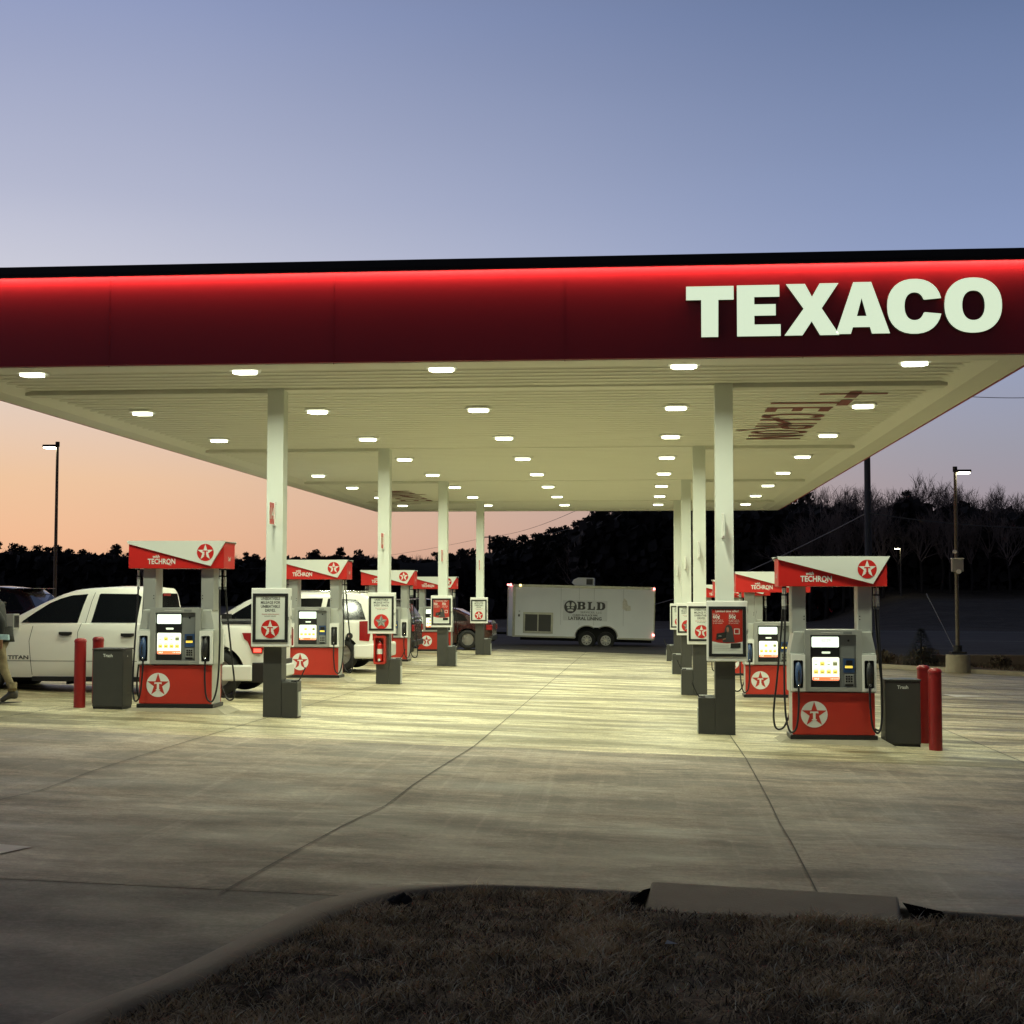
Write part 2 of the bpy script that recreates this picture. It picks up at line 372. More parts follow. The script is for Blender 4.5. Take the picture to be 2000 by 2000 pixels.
def dz_(x, y): return gz(x, y) - .035 * math.exp(-((y - 12.2) / .9) ** 2) + .003
for pts in ([(-2.41, 8.2), (-2.16, 12.2), (-1.98, 17.05)], [(1.05, 8.7), (1.12, 12.2), (1.18, 17.05)], [(-5.25, 8.3), (-5.17, 12.2), (-5.2, 17.05)], [(4.45, 9), (4.5, 17.05)], [(-8.4, 8.3), (-8.35, 17.05)], [(7.8, 9), (7.8, 17.05)]):
    line(b, pts, .010, zf=dz_)
for pts in ([(-1.98, 17.1), (-2.0, 51.8)], [(1.18, 17.1), (1.15, 51.8)], [(-5.2, 17.1), (-5.2, 51.8)], [(4.5, 17.1), (4.56, 51.8)], [(-8.35, 17.1), (-8.35, 51.8)], [(7.8, 17.1), (7.8, 51.8)]):
    line(b, pts, .010)
for y in (12.2, 8.32): line(b, [(-30, y - .1), (-1.75 if y < 9 else 30, y)], .007, zf=dz_)
for y in (24.4, 32.9, 41.6): line(b, [(-26, y), (26, y)], .010)
line(b, [(-26, 17.06), (26, 17.06)], .012)
tag(b.build('pavement_joints'), kind='structure')
# kerb round the grass in the foreground
inner = [(-2.15, 3.2), (-2.10, 4.6), (-2.02, 5.4), (-1.87, 5.95), (-1.69, 6.85), (-1.53, 7.47), (-1.34, 7.93), (-1.10, 8.15), (-.80, 8.28), (0.0, 8.28), (1.40, 8.18), (2.10, 8.12), (4.5, 7.95), (9, 7.7), (22, 7.2)]
outer = [(-2.42, 3.2), (-2.37, 4.6), (-2.24, 5.5), (-2.06, 6.1), (-1.91, 6.95), (-1.78, 7.70), (-1.52, 8.14), (-1.20, 8.33), (-.82, 8.42), (0.0, 8.42), (1.40, 8.32), (2.10, 8.26), (4.5, 8.09), (9, 7.84), (22, 7.34)]
def smoothpath(p, k=4):
    r = []
    for i in range(len(p) - 1):
        p0 = p[max(0, i - 1)]; p1 = p[i]; p2 = p[i + 1]; p3 = p[min(len(p) - 1, i + 2)]
        for j in range(k):
            t = j / k; r.append(tuple(.5 * (2 * p1[c] + (p2[c] - p0[c]) * t + (2 * p0[c] - 5 * p1[c] + 4 * p2[c] - p3[c]) * t * t + (3 * p1[c] - p0[c] - 3 * p2[c] + p3[c]) * t ** 3) for c in range(2)))
    return r + [p[-1]]
inn = smoothpath(inner); outr = smoothpath(outer)
b = MB().mat('curb'); vs = []; prof = [(0.0, .02), (0.02, .095), (.35, .105), (.8, .098), (.97, .08), (1.10, .0), (1.12, -.03)]
for (ax, ay), (cx, cy) in zip(inn, outr):
    for t, h in prof:
        x = ax + (cx - ax) * t; y = ay + (cy - ay) * t; vs.append((x, y, gz(x, y) + h))
k = len(prof); fs = [(i * k + j, i * k + j + 1, (i + 1) * k + j + 1, (i + 1) * k + j) for i in range(len(inn) - 1) for j in range(k - 1)]
b.add(vs, [f[::-1] for f in fs], True); tag(b.build('kerb'), kind='structure')
def inside_grass(x, y):
    c = False; poly = inner + [(22, -3), (-2.1, -3)]
    for i in range(len(poly)):
        x0, y0 = poly[i]; x1, y1 = poly[(i + 1) % len(poly)]
        if (y0 > y) != (y1 > y) and x < (x1 - x0) * (y - y0) / (y1 - y0) + x0: c = not c
    return c
def edge_d(x, y):
    best = 9
    for (x0, y0), (x1, y1) in zip(inner, inner[1:]):
        dx, dy = x1 - x0, y1 - y0; t = max(0, min(1, ((x - x0) * dx + (y - y0) * dy) / (dx * dx + dy * dy)))
        best = min(best, math.hypot(x - x0 - t * dx, y - y0 - t * dy))
    return best
def grass_z(x, y):
    d = edge_d(x, y); n = noise.noise(Vector((x * 1.3, y * 1.3, 0))) * .05 + noise.noise(Vector((x * 4, y * 5, 3))) * .035
    z = gz(x, y) + .075 + .10 * sstep(d / 2.5) + n * sstep(d / .25)
    if -.1 < x < 1.45: z += .035 * math.exp(-((y - 7.66) / .14) ** 2)
    return z
vs = []; idx = {}; fs = []; st = .11
gx = frange(-2.3, 7.5, st); gy = frange(-1, 8.4, st)
for j, y in enumerate(gy):
    for i, x in enumerate(gx):
        # snap outside points to the kerb line
        idx[i, j] = len(vs); vs.append((x, y, grass_z(x, y) if inside_grass(x, y) else gz(x, y) - .0))
for j in range(len(gy) - 1):
    for i in range(len(gx) - 1):
        q = [(i, j), (i + 1, j), (i + 1, j + 1), (i, j + 1)]
        if sum(inside_grass(gx[a], gy[c]) for a, c in q) >= 1: fs.append(tuple(idx[a] for a in q))
b = MB().mat('earth'); b.add(vs, fs, True); tag(b.build('lawn'), kind='structure')
# short dormant grass blades
g = np.random.default_rng(3); bv = []; bf = []
n_b = 0; NB = 120000; bm_ = []
cx = g.uniform(-2.2, 4.2, NB * 2); cy = 2.6 + 6.0 * g.random(NB * 2) ** .8
for x, y in zip(cx, cy):
    if n_b >= NB: break
    if not inside_grass(x, y): continue
    if abs(x - .72) < .78 and 7.84 < y < 8.4: continue
    dn = noise.noise(Vector((x * 1.9, y * 1.9, 5))) + .6 * noise.noise(Vector((x * 6, y * 6, 9)))
    if dn < -.28 and g.random() < .75: continue
    h = (.018 + .026 * g.random()) * (1 + 1.1 * max(0, dn)); a = g.random() * 6.283; w = .0022 + .0018 * g.random(); ln = (.5 + 1.3 * g.random()) * h * (1 if g.random() < .8 else 2.0); a2 = g.random() * 6.283
    z = grass_z(x, y) - .004; ca, sa = math.cos(a) * w, math.sin(a) * w; lx, ly = math.cos(a2) * ln, math.sin(a2) * ln
    o = len(bv); bv += [(x - ca, y - sa, z), (x + ca, y + sa, z), (x + ca * .7 + lx * .45, y + sa * .7 + ly * .45, z + h * .7), (x - ca * .7 + lx * .45, y - sa * .7 + ly * .45, z + h * .7), (x + lx, y + ly, z + h)]
    bf += [(o, o + 1, o + 2, o + 3), (o + 3, o + 2, o + 4)]; n_b += 1
    k = 1 if g.random() < (.05 + .22 * max(0, dn + .1)) else (2 if g.random() < .30 - .5 * dn else 0); bm_ += [k, k]
me = bpy.data.meshes.new('grass'); me.from_pydata(bv, [], bf); me.materials.append(MT['blade']); me.materials.append(MT['blade_p']); me.materials.append(MT['blade_d']); me.polygons.foreach_set('material_index', bm_); o = bpy.data.objects.new('grass', me); COL.objects.link(o)
tag(o, 'short dry brown grass in the foreground', 'grass', kind='stuff')
# storm drain hood set in the kerb
b = MB().mat('curb')
def hz(x, y): return gz(x, y)
v = [(0.02, 8.30), (1.45, 8.20), (1.36, 7.74), (-.05, 7.82)]; top = [(0.05, 8.27), (1.41, 8.18), (1.33, 7.80), (0.0, 7.88)]
vs = [(x, y, hz(x, y) - .05) for x, y in [(v[0][0], 8.42), (v[1][0], 8.33), v[2], v[3]]] + [(top[0][0], 8.41, hz(*top[0]) + .150), (top[1][0], 8.32, hz(*top[1]) + .150), (top[2][0], top[2][1], hz(*top[2]) + .095), (top[3][0], top[3][1], hz(*top[3]) + .095)]
b.add(vs, [(4, 7, 6, 5), (3, 2, 6, 7), (2, 1, 5, 6), (0, 3, 7, 4), (1, 0, 4, 5)])
root = tag(b.build('drain_inlet_hood', bevel=.012), 'pale concrete drain inlet slab set into the kerb at the grass edge', 'drain inlet')
b = MB().mat('gap_shade').add([(-.10, 7.98, gz(0, 8) + .112), (.0, 7.92, gz(0, 8) + .116), (.045, 8.30, gz(0, 8) + .13), (.0, 8.30, gz(0, 8) + .118), (-.20, 7.98, gz(0, 8)), (.0, 7.88, gz(0, 8)), (.045, 8.38, gz(0, 8)), (-.05, 8.38, gz(0, 8))], [(0, 1, 2, 3), (4, 5, 1, 0), (7, 4, 0, 3)]); b.build('slab_end_shade', root)  # added black faces painting the shade of the gap at the slab's left end
b = MB().mat('gap_shade').add([(1.42, 8.05, gz(1.4, 8) + .125), (1.62, 8.12, gz(1.6, 8) + .104), (1.62, 8.17, gz(1.6, 8) + .106), (1.42, 8.24, gz(1.4, 8) + .13), (1.42, 8.05, gz(1.4, 8) - .02), (1.62, 8.12, gz(1.6, 8) - .02)], [(0, 1, 2, 3), (4, 5, 1, 0)]); b.build('slab_end_shade', root)  # black faces again painting shade, at the right end of the slab
b = MB().mat('rubber')
for i in range(6):
    a = rnd.random() * 6.28; r = .020 * rnd.random() + .01; p = (-1.30 + r * math.cos(a) * 1.8, 7.72 + r * math.sin(a) * 1.2, grass_z(-1.3, 7.7) + .02 + .02 * rnd.random())
    b.cyl(p, (p[0] + .03, p[1] + .01, p[2] + .03), .03, .018, 7)
tag(b.build('dirt_clod'), 'dark lump of dirt on the grass edge by the curved kerb', 'debris')
b = MB().mat('white'); b.add([(.10, 6.9, .13), (.17, 6.88, .135), (.16, 6.91, .15), (.11, 6.925, .14)], [(0, 1, 2, 3)]); 
for i in range(len(b.v)): x, y, z = b.v[i]; b.v[i] = (x, y, grass_z(x, y) + .03 + .01 * (i % 2))
tag(b.build('paper_scrap'), 'small white scrap of paper lying in the brown grass', 'litter')
# painted marks on the concrete
b = MB().mat('paintmark')
b.add([(x, y, gz(x, y) + .006) for x, y in [(-4.55, 9.45), (-4.02, 9.35), (-4.12, 9.02), (-4.75, 9.10)]], [(3, 2, 1, 0)])
tag(b.build('painted_mark'), kind='structure')
b = MB().mat('paintmark'); b.add([(x, y, gz(x, y) + .006) for x, y in [(6.55, 31.3), (7.3, 31.9), (7.0, 32.3), (6.45, 32.2)]], [(0, 1, 2, 3)])
tag(b.build('painted_mark'), kind='structure')

# ------------------------------------------------------------------ canopy
X0, X1, Y0, Y1 = -9.455, 4.767, 17.416, 50.98; ZS = 4.52; ZT = ZS + 1.227
canopy = empty('fuel_canopy', ((X0 + X1) / 2, (Y0 + Y1) / 2, 0), label='large flat fuel canopy on white columns with a glowing red fascia', cat='canopy')
cl = Matrix.Translation(-Vector(canopy.location))
def CB():
    b = MB(); b.T = cl.copy(); return b
b = CB().mat('fascia'); tk = .06
b.box(X0, X1, Y0, Y0 + tk, ZS - .004, ZT - .11); b.box(X0, X1, Y1 - tk, Y1, ZS - .004, ZT - .11)
b.box(X0, X0 + tk, Y0 + tk, Y1 - tk, ZS - .004, ZT - .11); b.box(X1 - tk, X1, Y0 + tk, Y1 - tk, ZS - .004, ZT - .11)
for x in frange(X0, X1, 3.05)[1:-1]: b.box(x - .003, x + .003, Y0 - .003, Y0 - .0001, ZS - .03, ZT - .11)
fascia = b.build('fascia', canopy)
b = CB().mat('trim'); ov = .13
b.box(X0 - ov, X1 + ov, Y0 - ov, Y0 + .1, ZT - .105, ZT); b.box(X0 - ov, X1 + ov, Y1 - .1, Y1 + ov, ZT - .105, ZT)
b.box(X0 - ov, X1 + ov, Y0 - ov, Y0 - ov + .012, ZT - .136, ZT - .105)
b.box(X0 - ov, X0 + .1, Y0 + .1, Y1 - .1, ZT - .105, ZT); b.box(X1 - .1, X1 + ov, Y0 + .1, Y1 - .1, ZT - .105, ZT)
b.build('cap_trim', canopy, bevel=.008)
b = CB().mat('greyd'); b.box(X0 + .1, X1 - .1, Y0 + .1, Y1 - .1, ZT - .25, ZT - .2); b.build('roof_deck', canopy)
b = CB().mat('led'); z = ZT - .1125
for xa_, xb_ in zip(frange(X0, X1, .25), frange(X0, X1, .25)[1:]): b.add([(xa_, Y0 - .060, z), (xb_, Y0 - .060, z), (xb_, Y0 - .028, z), (xa_, Y0 - .028, z)], [(3, 2, 1, 0)])
b.box(X0, X1, Y0 - .060, Y0 - .028, z + .0006, z + .003) if False else None; b.box(X0 - .060, X0 - .044, Y0, Y1, z, z + .006); b.box(X1 + .044, X1 + .060, Y0, Y1, z, z + .006)
b.build('led_strip', canopy)
# ribbed ceiling pans running across, with a flat border
b = CB().mat('deck'); prof = []; y = Y0 + .45; pw = .305
while y < Y1 - .45 - pw:
    prof += [(y, .032), (y + .085, .034), (y + .105, .002), (y + .19, .0), (y + .20, -.006), (y + .208, 0.), (y + pw - .02, .002), (y + pw, .032)]; y += pw
prof += [(y, .035), (Y1 - .45, .035)]
xa, xb = X0 + .45, X1 - .45; vs = []; ZD = ZS + .05
for yy, h in prof: vs += [(xa, yy, ZD + h), (xb, yy, ZD + h)]
b.add(vs, [(2 * i, 2 * i + 2, 2 * i + 3, 2 * i + 1) for i in range(len(prof) - 1)])
soffit = b.build('ceiling', canopy)
b = CB().mat('deck')
for (a0, a1, c0, c1) in ((X0 + tk, X1 - tk, Y0 + tk, Y0 + .45), (X0 + tk, X1 - tk, Y1 - .45, Y1 - tk), (X0 + tk, X0 + .45, Y0 + .45, Y1 - .45), (X1 - .45, X1 - tk, Y0 + .45, Y1 - .45)):
    b.box(a0, a1, c0, c1, ZS - .012, ZS + .12)
for s, x in ((1, X0 + .45), (-1, X1 - .45)):   # sloping inner returns along both long sides
    b.add([(x, Y0 + .45, ZS - .012), (x + s * .32, Y0 + .45, ZS + .07), (x + s * .32, Y1 - .45, ZS + .07), (x, Y1 - .45, ZS - .012)], [(0, 1, 2, 3) if s < 0 else (3, 2, 1, 0)])
b.build('ceiling_border', canopy)
PITCH = 8.655; CY = [20.02 + i * PITCH for i in range(4)]; CXL, CXR = (-5.277, -5.040), (1.005, 1.252)
for i, cy in enumerate(CY):
    for (a, c) in ((X0 + .62, CXL[0]), (CXR[1], X1 - .62)):
        bb = CB().mat('beam'); bb.box(a, c, cy, cy + .26, ZS - .012, ZD + .03); bb.build('ceiling_beam', canopy, bevel=.006)
    bb = CB().mat('deck'); bb.box(CXL[1], CXR[0], cy + .02, cy + .24, ZS + .030, ZD + .03); bb.build('ceiling_beam', canopy, bevel=.006)
for xx in (CXL, CXR):
    for cy in CY:
        g0 = gz(xx[0], cy)
        b = CB().mat('column'); b.box(xx[0], xx[1], cy, cy + .25, g0 + 1.0, ZD + .03)
        co = b.build('column', canopy, bevel=.008)
        b = CB().mat('charcoal'); b.box(xx[0] - .018, xx[1] + .006, cy - .018, cy + .268, g0 - .03, g0 + 1.16); b.build('base_cladding', co, bevel=.006)
# letters on the fascia
def arc(cx, cz, rx, rz, a0, a1, n=28, e=2.25):
    p = []
    for i in range(n + 1):
        t = R(a0 + (a1 - a0) * i / n); c, s_ = math.cos(t), math.sin(t)
        p.append((cx + rx * math.copysign(abs(c) ** (2 / e), c), cz + rz * math.copysign(abs(s_) ** (2 / e), s_)))
    return p
LT = {
 'T': ([(.539, 5.363), (1.104, 5.363), (1.104, 5.198), (.922, 5.198), (.918, 4.750), (.718, 4.750), (.718, 5.198), (.539, 5.198)], ()),
 'E': ([(1.142, 5.367), (1.645, 5.367), (1.645, 5.224), (1.347, 5.224), (1.347, 5.135), (1.600, 5.135), (1.600, 4.999), (1.347, 4.999), (1.347, 4.892), (1.656, 4.892), (1.656, 4.752), (1.142, 4.752)], ()),
 'X': ([(1.722, 5.372), (1.946, 5.372), (2.027, 5.215), (2.118, 5.375), (2.340, 5.375), (2.140, 5.076), (2.345, 4.754), (2.118, 4.754), (2.022, 4.921), (1.912, 4.754), (1.700, 4.754), (1.928, 5.074)], ()),
 'A': ([(2.512, 5.382), (2.722, 5.382), (2.934, 4.764), (2.724, 4.764), (2.702, 4.843), (2.503, 4.843), (2.478, 4.764), (2.346, 4.764), (2.307, 4.78)], ([(2.608, 5.191), (2.664, 4.975), (2.551, 4.975)],)),
 'C': (arc(3.222, 5.082, .318, .328, 14, 346)[:] + [(3.345, 5.009)] + arc(3.222, 5.082, .116, .166, -26, -334, 24)[:] + [(3.345, 5.159)], ()),
 'O': (disc(0, 0, 1)[:0] + arc(3.900, 5.086, .331, .328, 0, 354, 48), (arc(3.903, 5.083, .130, .176, 0, 352, 36),)),
}
for k in 'TEXACO':
    o, h = LT[k]
    b = CB().mat('letterside').prism(o, h, O=(0, Y0 - .075, 0), d=.072); lt = b.build('sign_letter', canopy)
    b = CB().mat('letter').prism(o, h, O=(0, Y0 - .079, 0), d=.004); b.build('lit_face', lt)
# red lettering on the ceiling: u runs along +y, v along +x
def seg(b, pts, w, V0):
    pass
def ceiling_word(T):
    b = CB(); b.T = cl @ T; b.mat('ceilred'); z = ZD - .009
    def q(u0, u1, v0, v1, sh=0.):  # rectangle, u along y, v along x
        b.add([(v0, u0 + sh * 0, z), (v1, u0 + sh, z), (v1, u1 + sh, z), (v0, u1, z)], [(0, 1, 2, 3)])
    def strip(pts, w):
        for (u0, v0), (u1, v1) in zip(pts, pts[1:]):
            d = Vector((u1 - u0, v1 - v0)); L = d.length; d /= L; nx = Vector((-d.y, d.x)) * w / 2; d = d * .01
            p = [(u0 - d.x + nx.x, v0 - d.y + nx.y), (u0 - d.x - nx.x, v0 - d.y - nx.y), (u1 + d.x - nx.x, v1 + d.y - nx.y), (u1 + d.x + nx.x, v1 + d.y + nx.y)]
            vv = [(v, u, z) for u, v in p]; a = (Vector(vv[1]) - Vector(vv[0])).cross(Vector(vv[2]) - Vector(vv[0])).z
            b.add(vv, [(0, 1, 2, 3) if a < 0 else (3, 2, 1, 0)])
    q(21.10, 21.24, 2.57, 3.54); q(20.92, 21.60, 2.97, 3.15); q(21.84, 22.50, 2.97, 3.15); q(22.08, 22.25, 1.96, 2.98)
    q(22.64, 22.82, 1.95, 2.96); q(22.8, 23.22, 1.95, 2.12); q(22.8, 23.14, 2.36, 2.52); q(22.8, 23.22, 2.78, 2.95)
    C = [(23.86 + .28 * math.cos(R(a)), 2.46 + .44 * math.sin(R(a))) for a in range(50, 311, 20)]; strip(C, .15)
    q(24.28, 24.42, 1.97, 2.97); q(24.82, 24.96, 1.97, 2.97); strip([(24.1, 2.2), (24.5, 2.32), (24.9, 2.5), (25.05, 2.5), (25.1, 2.42), (24.9, 2.36)], .12)
    q(25.2, 25.34, 1.97, 2.97); strip([(25.3, 2.90), (25.6, 2.88), (25.72, 2.72), (25.62, 2.52), (25.3, 2.46)], .13); strip([(25.45, 2.46), (25.65, 2.1), (25.95, 1.70)], .12)
    O_ = [(26.26 + .26 * math.cos(R(a)), 2.46 + .44 * math.sin(R(a))) for a in range(0, 361, 20)]; strip(O_, .14)
    q(26.80, 26.94, 1.96, 2.96); q(27.32, 27.45, 1.96, 2.96); strip([(26.86, 2.9), (27.38, 2.0)], .15)
    return b
ceiling_word(Matrix.Identity(4)).build('ceiling_lettering', canopy)
T2 = Matrix.Translation(((X0 + X1), (Y0 + Y1), 0)) @ Matrix.Rotation(math.pi, 4, 'Z')
ceiling_word(T2).build('ceiling_lettering', canopy)

# canopy lamps
LX = [-7.931, -5.091, -2.536, .532, 3.371]
LR = ['front', 'second', 'third', 'fourth', 'fifth', 'sixth', 'seventh', 'back']; LC = ['far left', 'inner left', 'middle', 'inner right', 'far right']
def make_lamp():
    r = empty('canopy_light', (0, 0, 0)); oc = [(-.16, -.10), (-.10, -.155), (.10, -.155), (.16, -.10), (.16, .10), (.10, .155), (-.10, .155), (-.16, .10)]
    hx = [(-.165, 0), (-.115, -.13), (.115, -.13), (.165, 0), (.115, .13), (-.115, .13)]
    b = MB().mat('white').prism([(a * 1.30, c * 1.55) for a, c in hx], O=(0, 0, -.028), U=(1, 0, 0), V=(0, -1, 0), d=.030); b.build('housing', r, bevel=.004)
    b = MB().mat('lensside').prism(hx, O=(0, 0, -.058), U=(1, 0, 0), V=(0, -1, 0), d=.030); b.mat('lens').prism([(a * .97, c * .97) for a, c in hx], O=(0, 0, -.0595), U=(1, 0, 0), V=(0, -1, 0), d=0); b.build('lens', r)
    ld = bpy.data.lights.new('lamp_light', 'AREA'); ld.shape = 'RECTANGLE'; ld.size = .27; ld.size_y = .25; ld.color = LAMP; ld.energy = 73; ld.spread = R(162)
    lo = bpy.data.objects.new('lamp_light', ld); COL.objects.link(lo); lo.parent = r; lo.location = (0, 0, -.064)
    return r
lamp0 = make_lamp()
for j in range(8):
    for i, x in enumerate(LX):
        loc = (x, 18.18 + j * 4.206, ZD + .0); lb = f'lit ceiling lamp in the {LR[j]} row of the canopy, {LC[i]} column'
        if i == j == 0: lamp0.location = loc; tag(lamp0, lb, 'ceiling light', 'lit lamps in the canopy ceiling')
        else: dup(lamp0, None, loc, label=lb, cat='ceiling light', group='lit lamps in the canopy ceiling')
# ------------------------------------------------------------------ fuel pumps
PD = .46   # cabinet depth
def make_pump():
    r = empty('fuel_pump', (0, 0, 0))
    spin = Matrix.Translation((0, PD, 0)) @ Matrix.Rotation(math.pi, 4, 'Z')
    sides = (Matrix.Identity(4), spin)
    b = MB().mat('black').box(-.56, .56, -.03, PD + .03, 0, .055); b.build('plinth', r, bevel=.006)
    b = MB().mat('silver')
    b.box(-.53, -.47, .02, PD - .02, .05, .62); b.box(.47, .53, .02, PD - .02, .05, .62)
    b.box(-.555, -.36, .0, PD, .61, 1.12); b.box(.36, .555, .0, PD, .61, 1.12); b.box(-.36, .36, .03, PD - .03, .61, 1.42)
    for s in (-1, 1):   # shoulders sloping in above the nozzle boots
        P = [(s * .555, 1.12), (s * .50, 1.40), (s * .34, 1.40), (s * .34, 1.12)]
        b.prism(P if s < 0 else P[::-1], O=(0, .02, 0), d=PD - .04)
    b.build('cabinet', r, bevel=.008)
    for s in (-1, 1):
        b = MB().mat('grey').box(min(s * .335, s * .52), max(s * .335, s * .52), .07, PD - .07, 1.38, 2.0)
        for z in (1.56, 1.60): b.mat('black').cyl((s * .36, .0695, z), (s * .36, .066, z), .008, n=10); b.mat('grey')
        b.build('pillar', r, bevel=.010)
    for k, T in enumerate(sides):
        b = MB(); b.T = T; b.mat('panelred').prism([(-.53, .06), (.53, .06), (.53, .605), (-.53, .605)], O=(0, -.012, 0), d=.03); pn = b.build('lower_panel', r, bevel=.004)
        b = MB(); b.T = T; emblem(b, -.25, .325, .172, -.0145, 'white', 'panelred'); b.build('badge', pn)
        # door frame with displays
        b = MB(); b.T = T; b.mat('grey').prism([(-.37, .625), (.37, .625), (.37, 1.425), (-.37, 1.425)], [rrect(-.295, .295, .675, 1.36, .01)[::-1]], O=(0, -.05, 0), d=.06)
        b.mat('greyd').box(-.30, .30, -.002, .02, .66, 1.37)
        b.mat('white').box(-.16, .09, -.052, -.050, 1.385, 1.390); b.mat('greyd').box(.13, .24, -.052, -.05, 1.372, 1.405)
        fr = b.build('door_frame', r, bevel=.006)
        b = MB(); b.T = T; b.mat('black').box(-.285, .085, -.012, -.004, .68, 1.345); b.build('display_surround', fr)
        b = MB(); b.T = T; b.mat('lcd').prism(rrect(-.275, .075, 1.198, 1.335, .015), O=(0, -.022, 0), d=.012)
        b.mat('lcdink').text('62.29', .055, (-.09, -.0235, 1.268), bold=.01); b.text('17.934', .045, (-.09, -.0235, 1.222), bold=.005); b.build('price_display', fr)
        b = MB(); b.T = T; b.mat('letter').prism(rrect(-.145, -.035, 1.115, 1.142, .010), O=(0, -.016, 0), d=.006); b.build('lit_label', fr)
        b = MB(); b.T = T; b.mat('media').prism(rrect(-.27, .078, .765, 1.068, .018), O=(0, -.022, 0), d=.012)
        b.mat('tile_o').prism(rrect(-.268, .076, .766, .812, .014), O=(0, -.024, 0), d=.002)
        for ix in range(4):
            for iz in range(2):
                x = -.250 + ix * .082; z = .960 - iz * .105
                m = 'tile_y' if (iz == 1 or ix == 1) else ('tile_d' if ix == 3 else 'lcd')
                b.mat(m).prism([(x, z), (x + .055, z), (x + .055, z + .045), (x, z + .045)], O=(0, -.0242, 0), d=.002)
                b.mat('tile_d').prism([(x + .010, z + .012), (x + .045, z + .012), (x + .045, z + .022), (x + .010, z + .022)], O=(0, -.0262, 0), d=.002)
                b.prism([(x + .005, z + .056), (x + .050, z + .056), (x + .050, z + .061), (x + .005, z + .061)], O=(0, -.0242, 0), d=.002)
        b.mat('lcd').text('SALE', .030, (-.215, -.0262, .779), bold=.02); b.text('CAR WASH', .022, (.015, -.0262, .781), bold=.01)
        b.build('media_screen', fr)
        b = MB(); b.T = T; b.mat('black').cyl((.20, -.010, 1.285), (.20, -.006, 1.285), .014, n=16); b.build('speaker_hole', fr)
        b = MB(); b.T = T; b.mat('blue').box(.13, .275, -.016, -.002, .87, 1.075); b.mat('greyd').box(.13, .275, -.018, -.016, 1.055, 1.085)
        b.mat('black').box(.165, .245, -.04, -.016, .965, 1.03); b.mat('tile_y').box(.152, .248, -.022, -.016, .928, .958); b.build('card_reader', fr, bevel=.002)
        b = MB(); b.T = T; b.mat('grey').box(.145, .262, -.014, -.002, .70, .85); b.mat('black')
        for q in range(3):
            for w in range(3): b.box(.160 + q * .032, .182 + q * .032, -.020, -.014, .745 + w * .032, .766 + w * .032)
        b.box(.15, .255, -.03, -.014, .695, .722); b.build('keypad', fr)
        for s in (-1, 1):
            xx = s * .455
            b = MB(); b.T = T; b.mat('white').prism([(xx - .09, .63), (xx + .09, .63), (xx + .09, 1.10), (xx - .09, 1.10)], [rrect(xx - .063, xx + .063, .665, 1.03, .02)[::-1]], O=(0, -.075, 0), d=.085)
            b.mat('black').box(xx - .065, xx + .065, -.01, .0, .66, 1.035); bt = b.build('nozzle_boot', r, bevel=.006)
            b = MB(); b.T = T; b.mat('blue' if s < 0 else 'black')
            b.tube([(xx, -.05, .99), (xx, -.085, .93), (xx, -.095, .84), (xx, -.085, .74), (xx, -.07, .70)], [.028, .042, .045, .036, .022], 10)
            b.mat('chrome').tube([(xx, -.05, .99), (xx, -.03, 1.01), (xx, -.012, .99)], .012, 8); b.cyl((xx, -.145, .86), (xx, -.13, .86), .014, n=10); b.cyl((xx + .004, -.12, .70), (xx + .004, -.11, .72), .012, n=8)
            b.mat('black').tube([(xx, -.115, .92), (xx, -.150, .85), (xx, -.125, .76)], .009, 6); b.build('nozzle', bt)
    # hoses
    def hose(pts, name='hose'):
        p = [Vector(q) for q in pts]; out = []
        for i in range(len(p) - 1):
            p0 = p[max(0, i - 1)]; p1 = p[i]; p2 = p[i + 1]; p3 = p[min(len(p) - 1, i + 2)]
            for j in range(8):
                t = j / 8; out.append(.5 * (2 * p1 + (p2 - p0) * t + (2 * p0 - 5 * p1 + 4 * p2 - p3) * t * t + (3 * p1 - p0 - 3 * p2 + p3) * t ** 3))
        out.append(p[-1]); b = MB().mat('black').tube(out, .0135, 8)
        t = pts[0]; h = b.build(name, r); b = MB().mat('silver')
        b.cyl((t[0], t[1], t[2] - .12), (t[0], t[1], t[2] - .26), .022, n=10); b.cyl((t[0], t[1], t[2] - .02), (t[0], t[1], t[2] - .10), .017, n=10); b.mat('greyd').cyl((t[0], t[1], t[2] - .30), (t[0], t[1], t[2] - .27), .02, n=10)
        b.build('breakaway_coupling', h)
    for s in (-1, 1):
        hose([(s * .60, .10, 1.99), (s * .605, .09, 1.5), (s * .625, .05, .9), (s * .62, -.02, .35), (s * .57, -.08, .11), (s * .49, -.11, .16), (s * .458, -.10, .42), (s * .455, -.075, .69)])
        hose([(s * .60, PD - .10, 1.99), (s * .62, PD - .08, 1.5), (s * .68, PD - .02, .8), (s * .73, PD, .32), (s * .70, PD + .03, .10), (s * .58, PD + .08, .12), (s * .47, PD + .10, .42), (s * .455, PD + .075, .69)])
    # sign box on top
    b = MB().mat('signred').box(-.70, .70, -.05, PD + .05, 1.99, 2.36); b.mat('black').box(-.72, .715, -.07, PD + .07, 2.36, 2.375)
    sb = b.build('sign_box', r, bevel=.012)
